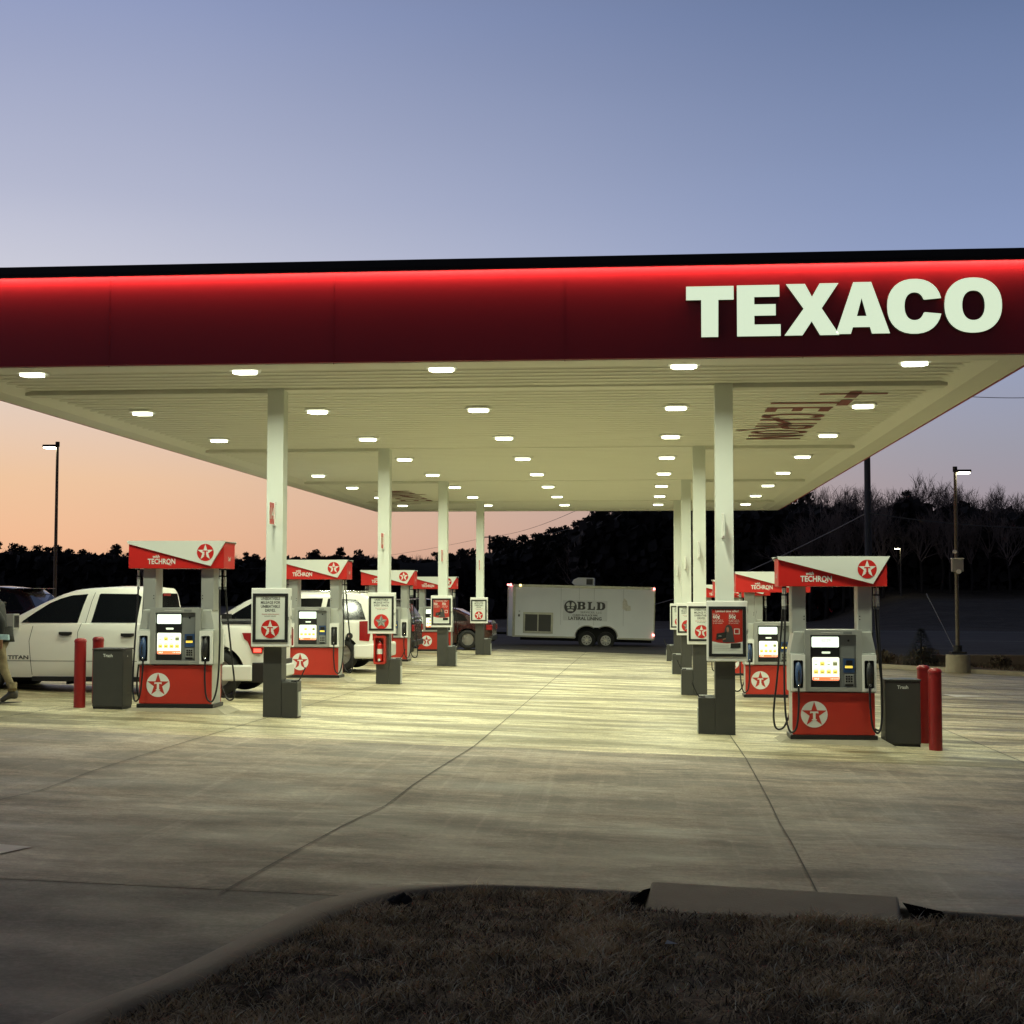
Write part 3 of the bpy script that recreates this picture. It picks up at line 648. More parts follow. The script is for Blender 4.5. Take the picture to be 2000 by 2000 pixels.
    for T in sides:
        b = MB(); b.T = T; b.mat('paper').prism([(-.715, 2.385), (-.705, 2.345), (.515, 2.025), (.735, 2.385)], O=(0, -.085, 0), d=.036); wp = b.build('white_panel', sb)
        b = MB(); b.T = T; emblem(b, .44, 2.218, .122, -.087, 'signred', 'paper'); b.build('badge', wp)
        b = MB(); b.T = T; b.mat('paper').text('TECHRON', .105, (-.21, -.0525, 2.055), bold=.028, sx=.82, shear=0.); b.text('with', .058, (-.295, -.0525, 2.142), bold=.03, shear=.2)
        b.prism([(-.165, 2.062), (-.135, 2.062), (-.06, 2.038), (-.085, 2.036)], O=(0, -.0522, 0), d=.001); b.build('sign_lettering', sb)
    for s in (-1, 1):
        b = MB().mat('paper').text('Self', .085, (s * .7015, PD / 2, 2.10), U=(0, s, 0), V=(0, 0, 1), bold=.02); b.build('sign_lettering', sb)
    return r
PX = {'left': -6.65, 'right': 2.48}; PY = {'left': 20.3, 'right': 19.3}
ordw = ['nearest', 'second', 'third', 'farthest']
pump0 = None
for side in ('left', 'right'):
    for i in range(4):
        x = PX[side]; y = PY[side] + i * PITCH; z = gz(x, y)
        isl = MB().mat('curb'); isl.add([(x - .78, y - .16, z - .02), (x + .78, y - .16, z - .02), (x + .78, y + .62, z - .02), (x - .78, y + .62, z - .02), (x - .64, y - .07, z + .055), (x + .64, y - .07, z + .055), (x + .64, y + .53, z + .055), (x - .64, y + .53, z + .055)],
                                   [(4, 5, 6, 7), (0, 1, 5, 4), (1, 2, 6, 5), (2, 3, 7, 6), (3, 0, 4, 7)])
        tag(isl.build('pump_island'), kind='structure')
        lb = f'{ordw[i]} red and grey fuel pump in the {side} row under the canopy'
        if pump0 is None: pump0 = make_pump(); pump0.location = (x, y, z + .055); tag(pump0, lb, 'fuel pump', 'fuel pumps under the canopy')
        else: dup(pump0, None, (x, y, z + .055), label=lb, cat='fuel pump', group='fuel pumps under the canopy')

# ------------------------------------------------------------------ poster cabinets on the columns
def poster_a(b, y, l1, gold=False):
    b.mat('paper').prism([(-.205, .045), (.205, .045), (.205, .655), (-.205, .655)], O=(0, y, 0), d=.002); yy = y - .002
    b.mat('ink')
    for i, t in enumerate(l1): b.text(t, .057, (0, yy, .60 - i * .055), bold=.018, sx=.80)
    k = .60 - len(l1) * .055 + .012
    b.mat('darkred').text('TEXACO WITH TECHRON', .021, (0, yy, k), bold=.01); b.mat('ink').text('IN EVERY GRADE.', .021, (0, yy, k - .027), bold=.01)
def make_poster(kind):
    r = empty('poster_cabinet', (0, 0, 0))
    b = MB().mat('white').prism([(-.275, 0), (.275, 0), (.275, .82), (-.275, .82)], O=(0, -.13, 0), d=.125); b.build('cabinet_box', r, bevel=.010)
    b = MB().mat('trim').prism([(-.25, .065), (.25, .065), (.25, .745), (-.25, .745)], [[(-.207, .105), (-.207, .705), (.207, .705), (.207, .105)]], O=(0, -.145, 0), d=.014); b.build('door_frame', r, bevel=.003)
    b = MB(); b.T = Matrix.Translation((0, 0, .055)); y = -.134
    if kind == 'for':
        poster_a(b, y, ['UNBEATABLE', 'MILEAGE FOR', 'UNBEATABLE', 'DRIVES.']); emblem(b, 0, .195, .128, y - .004, 'signred', 'paper')
    elif kind == 'with':
        poster_a(b, y, ['UNBEATABLE', 'MILEAGE WITH', 'EVERY GRADE.']); 
        b.mat('signred').prism([p for p in disc(0, .185, .15, 48)], O=(0, y - .004, 0), d=.002); b.mat('greyd').prism(star(0, .185, .125, .062), O=(0, y - .008, 0), d=.004)
        b.mat('grey')
        for k in range(5): # bevelled facets of the metal star
            t = R(90 + 72 * k); t2 = R(90 + 72 * k + 36); b.add([(0, y - .014, .185), (.125 * math.cos(t), y - .0085, .185 + .125 * math.sin(t)), (.062 * math.cos(t2), y - .0085, .185 + .062 * math.sin(t2))], [(0, 1, 2)])
    else:
        b.mat('darkred').prism([(-.205, .045), (.205, .045), (.205, .655), (-.205, .655)], O=(0, y, 0), d=.002); yy = y - .0022
        b.mat('paper').text('Limited time offer!', .044, (0, yy, .612), bold=.012, sx=.95)
        for x, p, t0 in ((-.195, '60¢', 'Earn up to'), (.02, '50¢', 'Save up to')):
            b.text(t0, .020, (x, yy, .580), bold=.006, align='LEFT'); b.text(p, .066, (x, yy, .528), bold=.03, align='LEFT')
            for i, t in enumerate(('per gallon with the', 'rewards credit card', 'for new accounts')): b.text(t, .0185, (x, yy, .500 - i * .022), bold=.006, align='LEFT')
        b.prism([(-.205, .045), (.205, .045), (.205, .215), (.12, .196), (0, .188), (-.12, .198), (-.205, .218)], O=(0, y - .002, 0), d=.002)
        # a person with long dark hair holding up a dark card
        b.mat('ink').prism([(-.06, .205), (.10, .205), (.085, .28), (.075, .36), (.055, .425), (.02, .445), (-.015, .43), (-.035, .38), (-.04, .32), (-.075, .26)], O=(0, y - .004, 0), d=.002)
        b.mat('skin').prism([(-.008, .352), (.012, .338), (.022, .36), (.02, .40), (.004, .415), (-.012, .40)], O=(0, y - .006, 0), d=.002)
        b.mat('rubber').prism([(-.15, .235), (-.02, .27), (-.01, .345), (-.145, .322)], O=(0, y - .008, 0), d=.002); b.mat('skin').prism([(-.06, .232), (-.02, .248), (-.025, .262), (-.065, .25)], O=(0, y - .010, 0), d=.002)
        b.mat('paper').text('Credit', .016, (-.10, y - .0105, .285), bold=.01)
        b.mat('rubber').prism([(.04, .125), (.175, .130), (.178, .195), (.045, .190)], O=(0, y - .008, 0), d=.002)
        b.mat('grey')
        for i in range(4): b.prism([(-.18, .165 - i * .022), (.02 if i < 2 else .16, .165 - i * .022), (.02 if i < 2 else .16, .168 - i * .022), (-.18, .168 - i * .022)], O=(0, y - .0045, 0), d=.001)
        b.mat('paper').prism([(.09, .315), (.165, .315), (.165, .39), (.09, .39)], [[(.100, .325), (.100, .380), (.155, .380), (.155, .325)]], O=(0, y - .004, 0), d=.002)
    b.build('poster', r)
    b = MB().mat('grey')
    for z in (.14, .41, .68): b.cyl((.279, -.07, z - .025), (.279, -.07, z + .025), .008, n=8)
    b.box(.255, .272, -.152, -.145, .37, .42); b.build('hinges', r)
    return r
protos = {}
plan = {'left': ['for', 'with', 'offer', 'for'], 'right': ['offer', 'for', 'with', 'for']}
desc = {'for': 'white poster cabinet headed unbeatable mileage for unbeatable drives', 'with': 'white poster cabinet with a grey metal star poster', 'offer': 'white poster cabinet with a red limited time offer poster'}
for side in ('left', 'right'):
    xx = CXL if side == 'left' else CXR
    for i, kd in enumerate(plan[side]):
        cx = sum(xx) / 2 + (-.01 if side == 'left' else .02); cy = CY[i]; z = gz(cx, cy) + (1.0 if i or side == 'right' else .985)
        loc = (cx, cy - .005, z); lb = desc[kd] + f', on the {ordw[i]} column of the {side} row'
        lb = {'for': 'unbeatable-drives', 'with': 'grey-star', 'offer': 'red offer'}[kd] + f' poster cabinet on the {ordw[i]} column in the {side} row'
        if kd not in protos: protos[kd] = make_poster(kd); protos[kd].location = loc; tag(protos[kd], lb, 'poster cabinet', 'poster cabinets on the canopy columns')
        else: dup(protos[kd], None, loc, label=lb, cat='poster cabinet', group='poster cabinets on the canopy columns')
# ------------------------------------------------------------------ numbered flag signs
nums = {'left': ['14', '10', '6', '2'], 'right': ['16', '12', '8', '4']}
for side in ('left', 'right'):
    xx = CXL if side == 'left' else CXR
    for i in range(4):
        cx = sum(xx) / 2; cy = CY[i]; z = gz(cx, cy) + 2.70 + .0
        r = empty('number_sign', (cx + (.0 if side == 'left' else -.02), cy, z), label=f'projecting red number sign on the {ordw[i]} column in the {side} row', cat='number sign', group='pump number signs')
        b = MB().mat('signred').box(-.006, .006, -.30, -.045, 0, .30); b.mat('paper')
        b.text(nums[side][i], .22, (.0075, -.172, .075), U=(0, 1, 0), V=(0, 0, 1), bold=.02)
        b.box(-.0085, -.0062, -.30, -.045, 0, .30); b.box(-.0085, .0062, -.3035, -.3005, 0, .30)
        b.build('sign_plate', r)
        b = MB().mat('white').box(-.022, .022, -.045, -.001, -.02, .32); b.mat('black').cyl((.0225, -.02, .02), (.024, -.02, .02), .006, n=8); b.cyl((.0225, -.02, .28), (.024, -.02, .28), .006, n=8); b.build('bracket', r, bevel=.003)
# ------------------------------------------------------------------ windshield service boxes beside the columns
def make_service(s):
    r = empty('windshield_service_box', (0, 0, 0)); w = .225
    b = MB().mat('charcoal').box(0 if s > 0 else -w, w if s > 0 else 0, 0, .24, 0, .50); b.build('service_bin', r, bevel=.008)
    x0, x1 = (.02, w - .02) if s > 0 else (-w + .02, -.02)
    b = MB().mat('black').box(x0 - .01, x1 + .01, .02, .22, .497, .503); b.mat('white').box(x0 - .018, x1 + .018, .21, .238, .50, .525); b.build('bucket_rim', r)
    e = s * w; b = MB().mat('silver').box(min(e, e + s * .012), max(e, e + s * .012), .03, .20, .02, .36); b.build('towel_door', r)
    b = MB().mat('black').tube([(s * .16, .12, .44), (s * .25, .12, .56), (s * .31, .12, .70)], .010, 6); b.box(min(s * .13, s * .20), max(s * .13, s * .20), .03, .21, .44, .52); b.build('squeegee', r)
    return r
sv = {}
for side in ('left', 'right'):
    s = 1 if side == 'left' else -1; x = CXL[1] + .008 if s > 0 else CXR[0] - .020
    for i in range(4):
        loc = (x, CY[i] - .014, gz(x, CY[i]) - .004); lb = f'charcoal windshield wash bin beside the {ordw[i]} column in the {side} row'
        if s not in sv: sv[s] = make_service(s); sv[s].location = loc; tag(sv[s], lb, 'wash bin', 'windshield wash bins')
        else: dup(sv[s], None, loc, label=lb, cat='wash bin', group='windshield wash bins')
# ------------------------------------------------------------------ fire extinguisher in its cabinet
cx = sum(CXL) / 2 - .04; cy = CY[1]; r = empty('fire_extinguisher_cabinet', (cx, cy - .02, gz(cx, cy) + .40), label='red fire extinguisher cabinet below the poster on the second left column', cat='extinguisher cabinet')
b = MB().mat('darkred').prism(rrect(-.115, .115, 0, .56, .03), [rrect(-.085, .085, .04, .52, .02)[::-1]], O=(0, -.17, 0), d=.17); b.box(-.1, .1, -.012, -.004, .02, .54); b.build('cabinet_shell', r, bevel=.004)
b = MB().mat('signred').cyl((0, -.085, .07), (0, -.085, .38), .062, n=18); b.cyl((0, -.085, .38), (0, -.085, .43), .062, .025, n=18); b.mat('paper').cyl((0, -.086, .20), (0, -.086, .30), .0635, n=18, caps=False)
b.mat('chrome').cyl((0, -.085, .43), (0, -.085, .46), .022, n=10); b.mat('black').box(-.012, .012, -.15, -.05, .45, .468); b.tube([(.02, -.085, .44), (.07, -.10, .40), (.068, -.10, .25)], .009, 6); b.build('extinguisher', r)
b = MB().mat('paper').prism(disc(0, .085, .026, 20), O=(0, -.172, 0), d=.002); b.build('round_label', r)

# ------------------------------------------------------------------ litter bins and bollards
def bin_(x, y, lb, s):
    r = empty('litter_bin', (x, y, gz(x, y)), label=lb, cat='litter bin', group='charcoal litter bins')
    b = MB().mat('charcoal').box(-.225, .225, 0, .40, .03, .84); bd = b.build('bin_body', r, bevel=.012)
    b = MB().mat('black').box(-.215, .215, .01, .39, -.01, .03); b.build('base', r)
    b = MB().mat('charcoal').box(-.232, .232, -.008, .408, .84, .865); b.mat('black').box(-.15, .15, .06, .34, .863, .868); b.build('bin_lid', r, bevel=.008)
    b = MB().mat('paper').text('Trash', .062, (0, -.002, .745), bold=.02); b.build('lettering', bd)
    b = MB().mat('black')
    for z in (.32, .58, .72): b.box(s * .2262 - .0012, s * .2262 + .0012, .06, .34, z, z + .006)
    b.mat('paper').prism([(.16, .74), (.20, .74), (.18, .77)], O=(s * .2265, 0, 0), U=(0, s, 0), d=.0008) if s > 0 else None
    b.build('service_door', bd)
bin_(-7.65, 20.3, 'charcoal litter bin beside the nearest left pump', 1)
bin_(3.37, 19.3, 'charcoal litter bin between the nearest right pump and red bollards', -1)
bin_(-7.6, 20.3 + 3 * PITCH, 'charcoal litter bin beside the farthest left pump', 1)
def bollard(x, y, h, lb):
    r = empty('bollard', (x, y, gz(x, y)), label=lb, cat='bollard', group='red steel bollards')
    b = MB().mat('bollard').cyl((0, 0, -.02), (0, 0, h - .05), .083, n=28, caps=False); b.build('post', r)
    vs = []; n = 28
    b = MB().mat('bollard')
    rings = [(.088, h - .06), (.088, h - .04), (.078, h - .018), (.05, h - .004), (.0, h)]
    for rr, z in rings: vs += [(rr * math.cos(2 * math.pi * i / n), rr * math.sin(2 * math.pi * i / n), z) for i in range(n)]
    b.add(vs, [(k * n + i, k * n + (i + 1) % n, (k + 1) * n + (i + 1) % n, (k + 1) * n + i) for k in range(len(rings) - 1) for i in range(n)], True); b.build('cap', r)
bollard(-8.10, 20.4, 1.0, 'red bollard left of the nearest left bin, front one of the pair')
bollard(-8.18, 21.3, 1.0, 'red bollard left of the nearest left bin, rear one of the pair')
bollard(3.71, 18.95, 1.04, 'rightmost red bollard beside the right bin, front one of the pair')
bollard(3.755, 19.95, 1.04, 'red bollard just behind the rightmost bollard, rear one of the pair')
# ------------------------------------------------------------------ vehicles (nose toward -x, near side at y = 0)
def RX(px):  # slope x / y of the sight line through a column of the 2000-pixel photograph
    u = (px - 1000) / 2829.3; return (u - .08975) / (1 + .08975 * u)
def lerp_pts(P, x):
    if x <= P[0][0]: return P[0][1]
    for (a, u), (c, v) in zip(P, P[1:]):
        if x <= c: return u + (v - u) * (x - a) / (c - a)
    return P[-1][1]
def side_inset(z):  # tumblehome of the lower body by absolute height
    return lerp_pts([(.15, .10), (.32, .035), (.45, .012), (.70, .0), (.90, .004), (1.05, .016), (1.30, .05)], z)
def vehicle(name, loc, label, cat, paint, W, top, bot, wheels, Ra, green, belt, gin, windows, lines, handles, extras, rz=0., group=None, wr=.39, tilt=0.):
    r = empty(name, loc, rz, label, cat, group, ry=tilt); x0, x1 = top[0][0], top[-1][0]
    st = sorted(set([round(x, 3) for x in frange(x0, x1, .06)] + [round(w + Ra * math.cos(R(a)), 3) for w in wheels for a in range(0, 181, 9)] + [p[0] for p in top]))
    st = [x for x in st if x0 <= x <= x1]
    vs = []; lv = [0, .06, .14, .25, .4, .55, .7, .82, .92, .98]; n = 2 * (len(lv)) + 3
    for x in st:
        zt = lerp_pts(top, x); zb = lerp_pts(bot, x)
        for w in wheels:
            if abs(x - w) < Ra: zb = max(zb, wr * .98 + math.sqrt(Ra * Ra - (x - w) ** 2))
        e = min(x - x0, x1 - x); ins = .16 * (1 - min(1, e / .28)) ** 2
        row = []
        for t in lv: z = zb + (zt - zb) * t; row.append((side_inset(z) + ins + (.012 if t > .95 else 0), z))
        ring = [(x, y, z) for y, z in row] + [(x, side_inset(zt) + ins + .07, zt + .004), (x, W / 2, zt + .03), (x, W - side_inset(zt) - ins - .07, zt + .004)] + [(x, W - y, z) for y, z in row[::-1]]
        vs += ring
    k = len(vs) // len(st)
    fs = [(i * k + j, (i + 1) * k + j, (i + 1) * k + j + 1, i * k + j + 1) for i in range(len(st) - 1) for j in range(k - 1)]
    fs = [f[::-1] for f in fs]
    fs += [tuple(range(k)), tuple((len(st) - 1) * k + j for j in range(k))[::-1]]
    b = MB().mat(paint); b.add(vs, fs, True); body = b.build('body', r, auto=38)
    # glasshouse
    gi = lambda z: side_inset(belt) + .045 + gin * (z - belt)
    gs = green; vs = []
    for x, zt in gs:
        zt2 = max(zt, belt + .005); zz = [belt - .03, belt + (zt2 - belt) * .35, belt + (zt2 - belt) * .7, zt2 - .05 if zt2 - belt > .1 else zt2 - .002]
        row = [(gi(max(belt, z)), z) for z in zz] + [(gi(zt2) + .03, zt2 - .012 if zt2 - belt > .1 else zt2), (gi(zt2) + .12, zt2 + .004)]
        vs += [(x, y, z) for y, z in row] + [(x, W / 2, zt2 + .02)] + [(x, W - y, z) for y, z in row[::-1]]
    k = len(vs) // len(gs); fs = [(i * k + j + 1, (i + 1) * k + j + 1, (i + 1) * k + j, i * k + j) for i in range(len(gs) - 1) for j in range(k - 1)] + [tuple(range(k)), tuple((len(gs) - 1) * k + j for j in range(k))[::-1]]
    b = MB().mat(paint); b.add(vs, fs, True); b.build('cab', r, auto=38)
    for poly in windows:
        for far in (0, 1):
            b = MB().mat('glass'); ar = sum(poly[i][0] * poly[(i + 1) % len(poly)][1] - poly[(i + 1) % len(poly)][0] * poly[i][1] for i in range(len(poly)))
            P = poly if ar > 0 else poly[::-1]; o = [(x, (W - gi(z) + .006) if far else gi(z) - .006, z) for x, z in P]; i_ = [(x, (W - gi(z) - .01) if far else gi(z) + .01, z) for x, z in P]
            m = len(P); tri = tessellate_polygon([[Vector((x, z, 0)) for x, z in P]]); f = []
            for t in tri:
                a, c, d = (P[q] for q in t); s = (c[0] - a[0]) * (d[1] - a[1]) - (c[1] - a[1]) * (d[0] - a[0]); t = t if s > 0 else t[::-1]; f.append(t if not far else t[::-1])
            f += [((q + 1) % m, q, m + q, m + (q + 1) % m) if not far else (q, (q + 1) % m, m + (q + 1) % m, m + q) for q in range(m)]
            b.add(o + i_, f); b.build('window', r)
    # windscreen and rear glass on the sloping ends
    def endglass(p, q, sgn, nm):
        (xa, za), (xc, zc) = p, q; d = Vector((xc - xa, 0, zc - za)); nrm = Vector((-d.z, 0, d.x)).normalized() * .012
        if nrm.z < 0: nrm = -nrm
        f = lambda t: (xa + d.x * t, za + d.z * t)
        (ua, va), (ub, vb) = f(.08), f(.93)
        vv = [(ua + nrm.x, gi(va) + .09, va + nrm.z + .006), (ua + nrm.x, W - gi(va) - .09, va + nrm.z + .006), (ub + nrm.x, W - gi(vb) - .11, vb + nrm.z + .012), (ub + nrm.x, gi(vb) + .11, vb + nrm.z + .012)]
        b = MB().mat('glass'); e1 = Vector(vv[1]) - Vector(vv[0]); e2 = Vector(vv[3]) - Vector(vv[0]); c = e1.cross(e2)
        b.add(vv, [(0, 1, 2, 3) if c.dot(nrm) > 0 else (3, 2, 1, 0)]); b.build(nm, r)
    endglass(green[0], extras['ws'], 1, 'windscreen'); 
    if 'rg' in extras: endglass(extras['rg'][0], extras['rg'][1], -1, 'rear_window')
    b = MB().mat('under').box(x0 + .25, x1 - .2, .22, W - .22, .24, .62); b.build('underbody', r)
    for w in wheels:
        for far in (0, 1):
            yc = .0 if not far else W; s = -1 if not far else 1; ya = yc - s * .03; yb = yc - s * .27
            b = MB().mat('rubber'); n = 36; prof = [(wr * .62, .0), (wr * .66, -.012), (wr * .93, -.006), (wr, .03), (wr, .21), (wr * .93, .245), (wr * .6, .24)]; vs = []
            for rr, dy in prof: vs += [(w + rr * math.cos(2 * math.pi * i / n), ya - s * dy, wr + rr * math.sin(2 * math.pi * i / n)) for i in range(n)]
            f = [(a * n + i, (a + 1) * n + i, (a + 1) * n + (i + 1) % n, a * n + (i + 1) % n) for a in range(len(prof) - 1) for i in range(n)]
            b.add(vs, f if far else [q[::-1] for q in f], True); tv = b.build('wheel', r)
            b = MB().mat('rim'); yy = ya - s * .018
            b.cyl((w, yy - s * .05, wr), (w, yy - s * .06, wr), wr * .62, n=30)
            for a in range(6):
                t = R(a * 60 + 15); c, q = math.cos(t), math.sin(t); hw = .028
                P = [(w + c * .05 - q * hw, wr + q * .05 + c * hw), (w + c * .05 + q * hw, wr + q * .05 - c * hw), (w + c * wr * .6 + q * hw * 1.4, wr + q * wr * .6 - c * hw * 1.4), (w + c * wr * .6 - q * hw * 1.4, wr + q * wr * .6 + c * hw * 1.4)]
                if far: b.prism([(-x, z) for x, z in P], O=(0, yy, 0), U=(-1, 0, 0), V=(0, 0, 1), d=.04)
                else: b.prism(P, O=(0, yy, 0), d=.04)
            b.cyl((w, yy + s * .004, wr), (w, yy - s * .04, wr), .075, n=16); b.build('rim', tv)
            # dark liner over the wheel
            b = MB().mat('under'); m = 16; vv = []
            for i in range(m + 1):
                t = math.pi * i / m; vv += [(w + (Ra + .02) * math.cos(t), yc - s * .03, wr * .98 + (Ra + .0) * math.sin(t)), (w + (Ra + .02) * math.cos(t), yc - s * .45, wr * .98 + Ra * math.sin(t))]
            b.add(vv, [(2 * i, 2 * i + 1, 2 * i + 3, 2 * i + 2) for i in range(m)]); b.build('wheel_liner', r)
    b = MB().mat('trim')
    for pts in lines:
        for (xa, za), (xc, zc) in zip(pts, pts[1:]):
            m = max(1, int(abs(zc - za) / .08)); w2 = .004
            for q in range(m):
                u0, v0 = xa + (xc - xa) * q / m, za + (zc - za) * q / m; u1, v1 = xa + (xc - xa) * (q + 1) / m, za + (zc - za) * (q + 1) / m
                d = Vector((u1 - u0, v1 - v0)).normalized(); nx, nz_ = -d.y * w2, d.x * w2
                f = lambda u, v: (u, (side_inset(v) if v <= belt + .001 else gi(v)) - .0025, v)
                c4 = [f(u0 + nx, v0 + nz_), f(u0 - nx, v0 - nz_), f(u1 - nx, v1 - nz_), f(u1 + nx, v1 + nz_)]
                e = (Vector(c4[1]) - Vector(c4[0])).cross(Vector(c4[2]) - Vector(c4[0])).y
                b.add(c4, [(0, 1, 2, 3) if e < 0 else (3, 2, 1, 0)])
    if b.f: b.build('door_seams', body)
    for x, z in handles:
        y = side_inset(z); b = MB().mat(extras.get('handle', 'black')).prism([(x - .11, z + .03), (x - .11, z - .012), (x - .05, z - .034), (x + .05, z - .034), (x + .11, z - .012), (x + .11, z + .03)][::1], O=(0, y - .035, 0), d=.02)
        b.box(x - .10, x - .06, y - .02, y + .01, z - .01, z + .02); b.box(x + .06, x + .10, y - .02, y + .01, z - .01, z + .02); b.build('door_handle', body)
    return r, body, gi
def plate(b, P, y0, d=.02, m=None):
    if m: b.mat(m)
    a = sum(P[i][0] * P[(i + 1) % len(P)][1] - P[(i + 1) % len(P)][0] * P[i][1] for i in range(len(P)))
    return b.prism(P if a > 0 else P[::-1], O=(0, y0, 0), d=d)
def mirror(r, x, z, m, sz=1.):
    for yy, s in ((-.02, -1),):
        b = MB().mat(m); b.box(x - .06 * sz, x + .10 * sz, yy - .24, yy - .02, z - .06 * sz, z + .16 * sz); b.mat('black').box(x + .10 * sz, x + .104 * sz, yy - .22, yy - .04, z - .04 * sz, z + .14 * sz)
        b.mat('black').box(x - .03, x + .05, yy - .04, yy + .14, z - .02, z + .03); b.build('mirror', r, bevel=.02)

# the white crew cab pickup at the nearest left pump
TX, TY = 0., 23.25
def PXm(px): return RX(px) * TY
tl = (0, TY, gz(-8.5, TY) - .03)
W = 1.96
top = [(PXm(-170), .80), (PXm(-164), .95), (PXm(-135), 1.04), (PXm(12), 1.16), (PXm(60), 1.195), (PXm(284), 1.20), (PXm(290), 1.19), (PXm(400), 1.195), (PXm(510), 1.20), (PXm(517), 1.16)]
bot = [(PXm(-170), .40), (PXm(-160), .30), (PXm(60), .30), (PXm(90), .31), (PXm(370), .31), (PXm(420), .40), (PXm(470), .50), (PXm(517), .52)]
green = [(PXm(8), 1.17), (PXm(14), 1.22), (PXm(40), 1.36), (PXm(80), 1.545), (PXm(110), 1.665), (PXm(135), 1.735), (PXm(160), 1.765), (PXm(210), 1.79), (PXm(262), 1.785), (PXm(280), 1.765), (PXm(284), 1.70), (PXm(290), 1.21)]
wf = [(PXm(41), 1.145), (PXm(44), 1.235), (PXm(66), 1.375), (PXm(90), 1.515), (PXm(112), 1.60), (PXm(135), 1.655), (PXm(164), 1.675), (PXm(158), 1.50), (PXm(150), 1.20), (PXm(90), 1.195), (PXm(60), 1.155)]
wf = [(x, max(z, 1.20)) for x, z in wf]
wr_ = [(PXm(177), 1.205), (PXm(187), 1.67), (PXm(190), 1.682), (PXm(262), 1.675), (PXm(270), 1.63), (PXm(266), 1.23), (PXm(262), 1.205)]
r, body, gi = vehicle('pickup_truck', tl, 'white crew cab pickup with dark windows parked behind the nearest left pump', 'pickup truck', 'paint_w', W, top, bot, [PXm(-36), PXm(425)], .47, green, 1.195, .30, [wf, wr_],
    [[(PXm(160), 1.19), (PXm(154), 1.05), (PXm(152), .34)], [(PXm(276), 1.19), (PXm(276), .34)], [(PXm(66), 1.15), (PXm(60), .9), (PXm(66), .34)], [(PXm(16), .57), (PXm(276), .57)], [(PXm(290), .57), (PXm(372), .57)], [(PXm(166), 1.20), (PXm(173), 1.55), (PXm(178), 1.70)]],
    [(PXm(131), 1.02), (PXm(252), 1.00)], dict(ws=(PXm(110), 1.665), rg=((PXm(289), 1.27), (PXm(284.5), 1.70))), wr=.385)
mirror(r, PXm(30), 1.17, 'grey', 1.1)
b = MB().mat('chrome').box(PXm(14), PXm(36), -.20, -.05, 1.02, 1.10); 
b = MB().mat('ink').text('TITAN', .085, (PXm(40), -.006, .60), bold=.03, sx=1.45); b.build('badge_lettering', body)
b = MB(); f = lambda px: PXm(px)
b.mat('lampred').prism([(f(475), 1.06), (f(483), .96), (f(490), .90), (f(495), .78), (f(514), .765), (f(514), 1.06)][::-1] if False else [(f(495.7), .71), (f(514), .705), (f(517.6), 1.045), (f(475), 1.045), (f(479), .95), (f(486), .905)], O=(0, -.012, 0), d=.06)
b.box(f(515), f(518.5), -.01, .16, .77, 1.06); b.mat('lampglow').box(f(498), f(512.5), -.016, -.010, .73, .79); b.build('tail_lamp', r)
b = MB().mat('lampred').box(f(515), f(518.5), W - .16, W + .01, .77, 1.06); b.build('tail_lamp', r)
b = MB().mat('paint_w').box(f(436), f(496), -.02, .10, .26, .52); b.box(f(500), f(522), .0, W, .26, .48); b.build('rear_bumper', r, bevel=.03)
b = MB().mat('black').box(f(495), f(520), -.015, W - .1, .24, .56); b.build('bumper_step', r, bevel=.01)
b = MB().mat('black').box(f(291), f(515), .02, .12, 1.20, 1.222); b.box(f(291), f(515), W - .12, W - .02, 1.20, 1.222); b.mat('under').box(f(296), f(510), .14, W - .14, 1.21, 1.236); b.build('bed_rail', r)
b = MB().mat('under').tube([(f(300), .5, .24), (f(400), .55, .22), (f(470), .35, .24), (f(500), .3, .27)], .035, 8); b.box(f(120), f(126), .3, .5, .17, .3); b.cyl((f(425), .2, .385), (f(425), W - .2, .385), .06, n=10); b.cyl((f(-36), .2, .385), (f(-36), W - .2, .385), .06, n=10); b.build('exhaust', r)
b = MB().mat('black').box(f(66), f(370), .01, .10, .235, .315); b.build('side_step', r, bevel=.01)
b = MB().mat('lampred').box(f(289.2), f(290.5), .8, 1.16, 1.64, 1.69); b.build('brake_lamp', r)
b = MB().mat('paper').box(f(425), f(443), -.0035, .0, .985, 1.02); b.box(f(430), f(443), -.0035, 0, .86, .95); b.build('sticker', body)
b = MB().mat('chrome').box(f(-171.5), f(-170), .35, W - .35, .55, .92); b.build('grille', r)
for y in (.02, W - .32): b = MB().mat('lcd' if 0 else 'chrome').box(f(-171), f(-160), y + .0, y + .30, .78, .96); b.build('headlamp', r, bevel=.02)

# the white sport utility vehicle at the second left pump
def QX(px): return RX(px) * 32.3
TY2 = 32.3; W = 1.98
top = [(QX(312), .72), (QX(316), .92), (QX(340), 1.02), (QX(420), 1.12), (QX(450), 1.15), (QX(715), 1.16), (QX(736), 1.14), (QX(739), 1.05)]
bot = [(QX(312), .36), (QX(322), .26), (QX(460), .28), (QX(620), .28), (QX(690), .27), (QX(700), .27), (QX(739), .33)]
green = [(QX(416), 1.13), (QX(424), 1.21), (QX(450), 1.40), (QX(475), 1.575), (QX(492), 1.665), (QX(510), 1.715), (QX(560), 1.765), (QX(640), 1.775), (QX(700), 1.745), (QX(714), 1.70), (QX(722), 1.60), (QX(732), 1.35), (QX(737), 1.14)]
w1 = [(QX(449), 1.165), (QX(449), 1.24), (QX(470), 1.40), (QX(490), 1.535), (QX(506), 1.60), (QX(556), 1.635), (QX(552), 1.165)]
w2 = [(QX(560), 1.165), (QX(566), 1.64), (QX(628), 1.645), (QX(622), 1.165)]
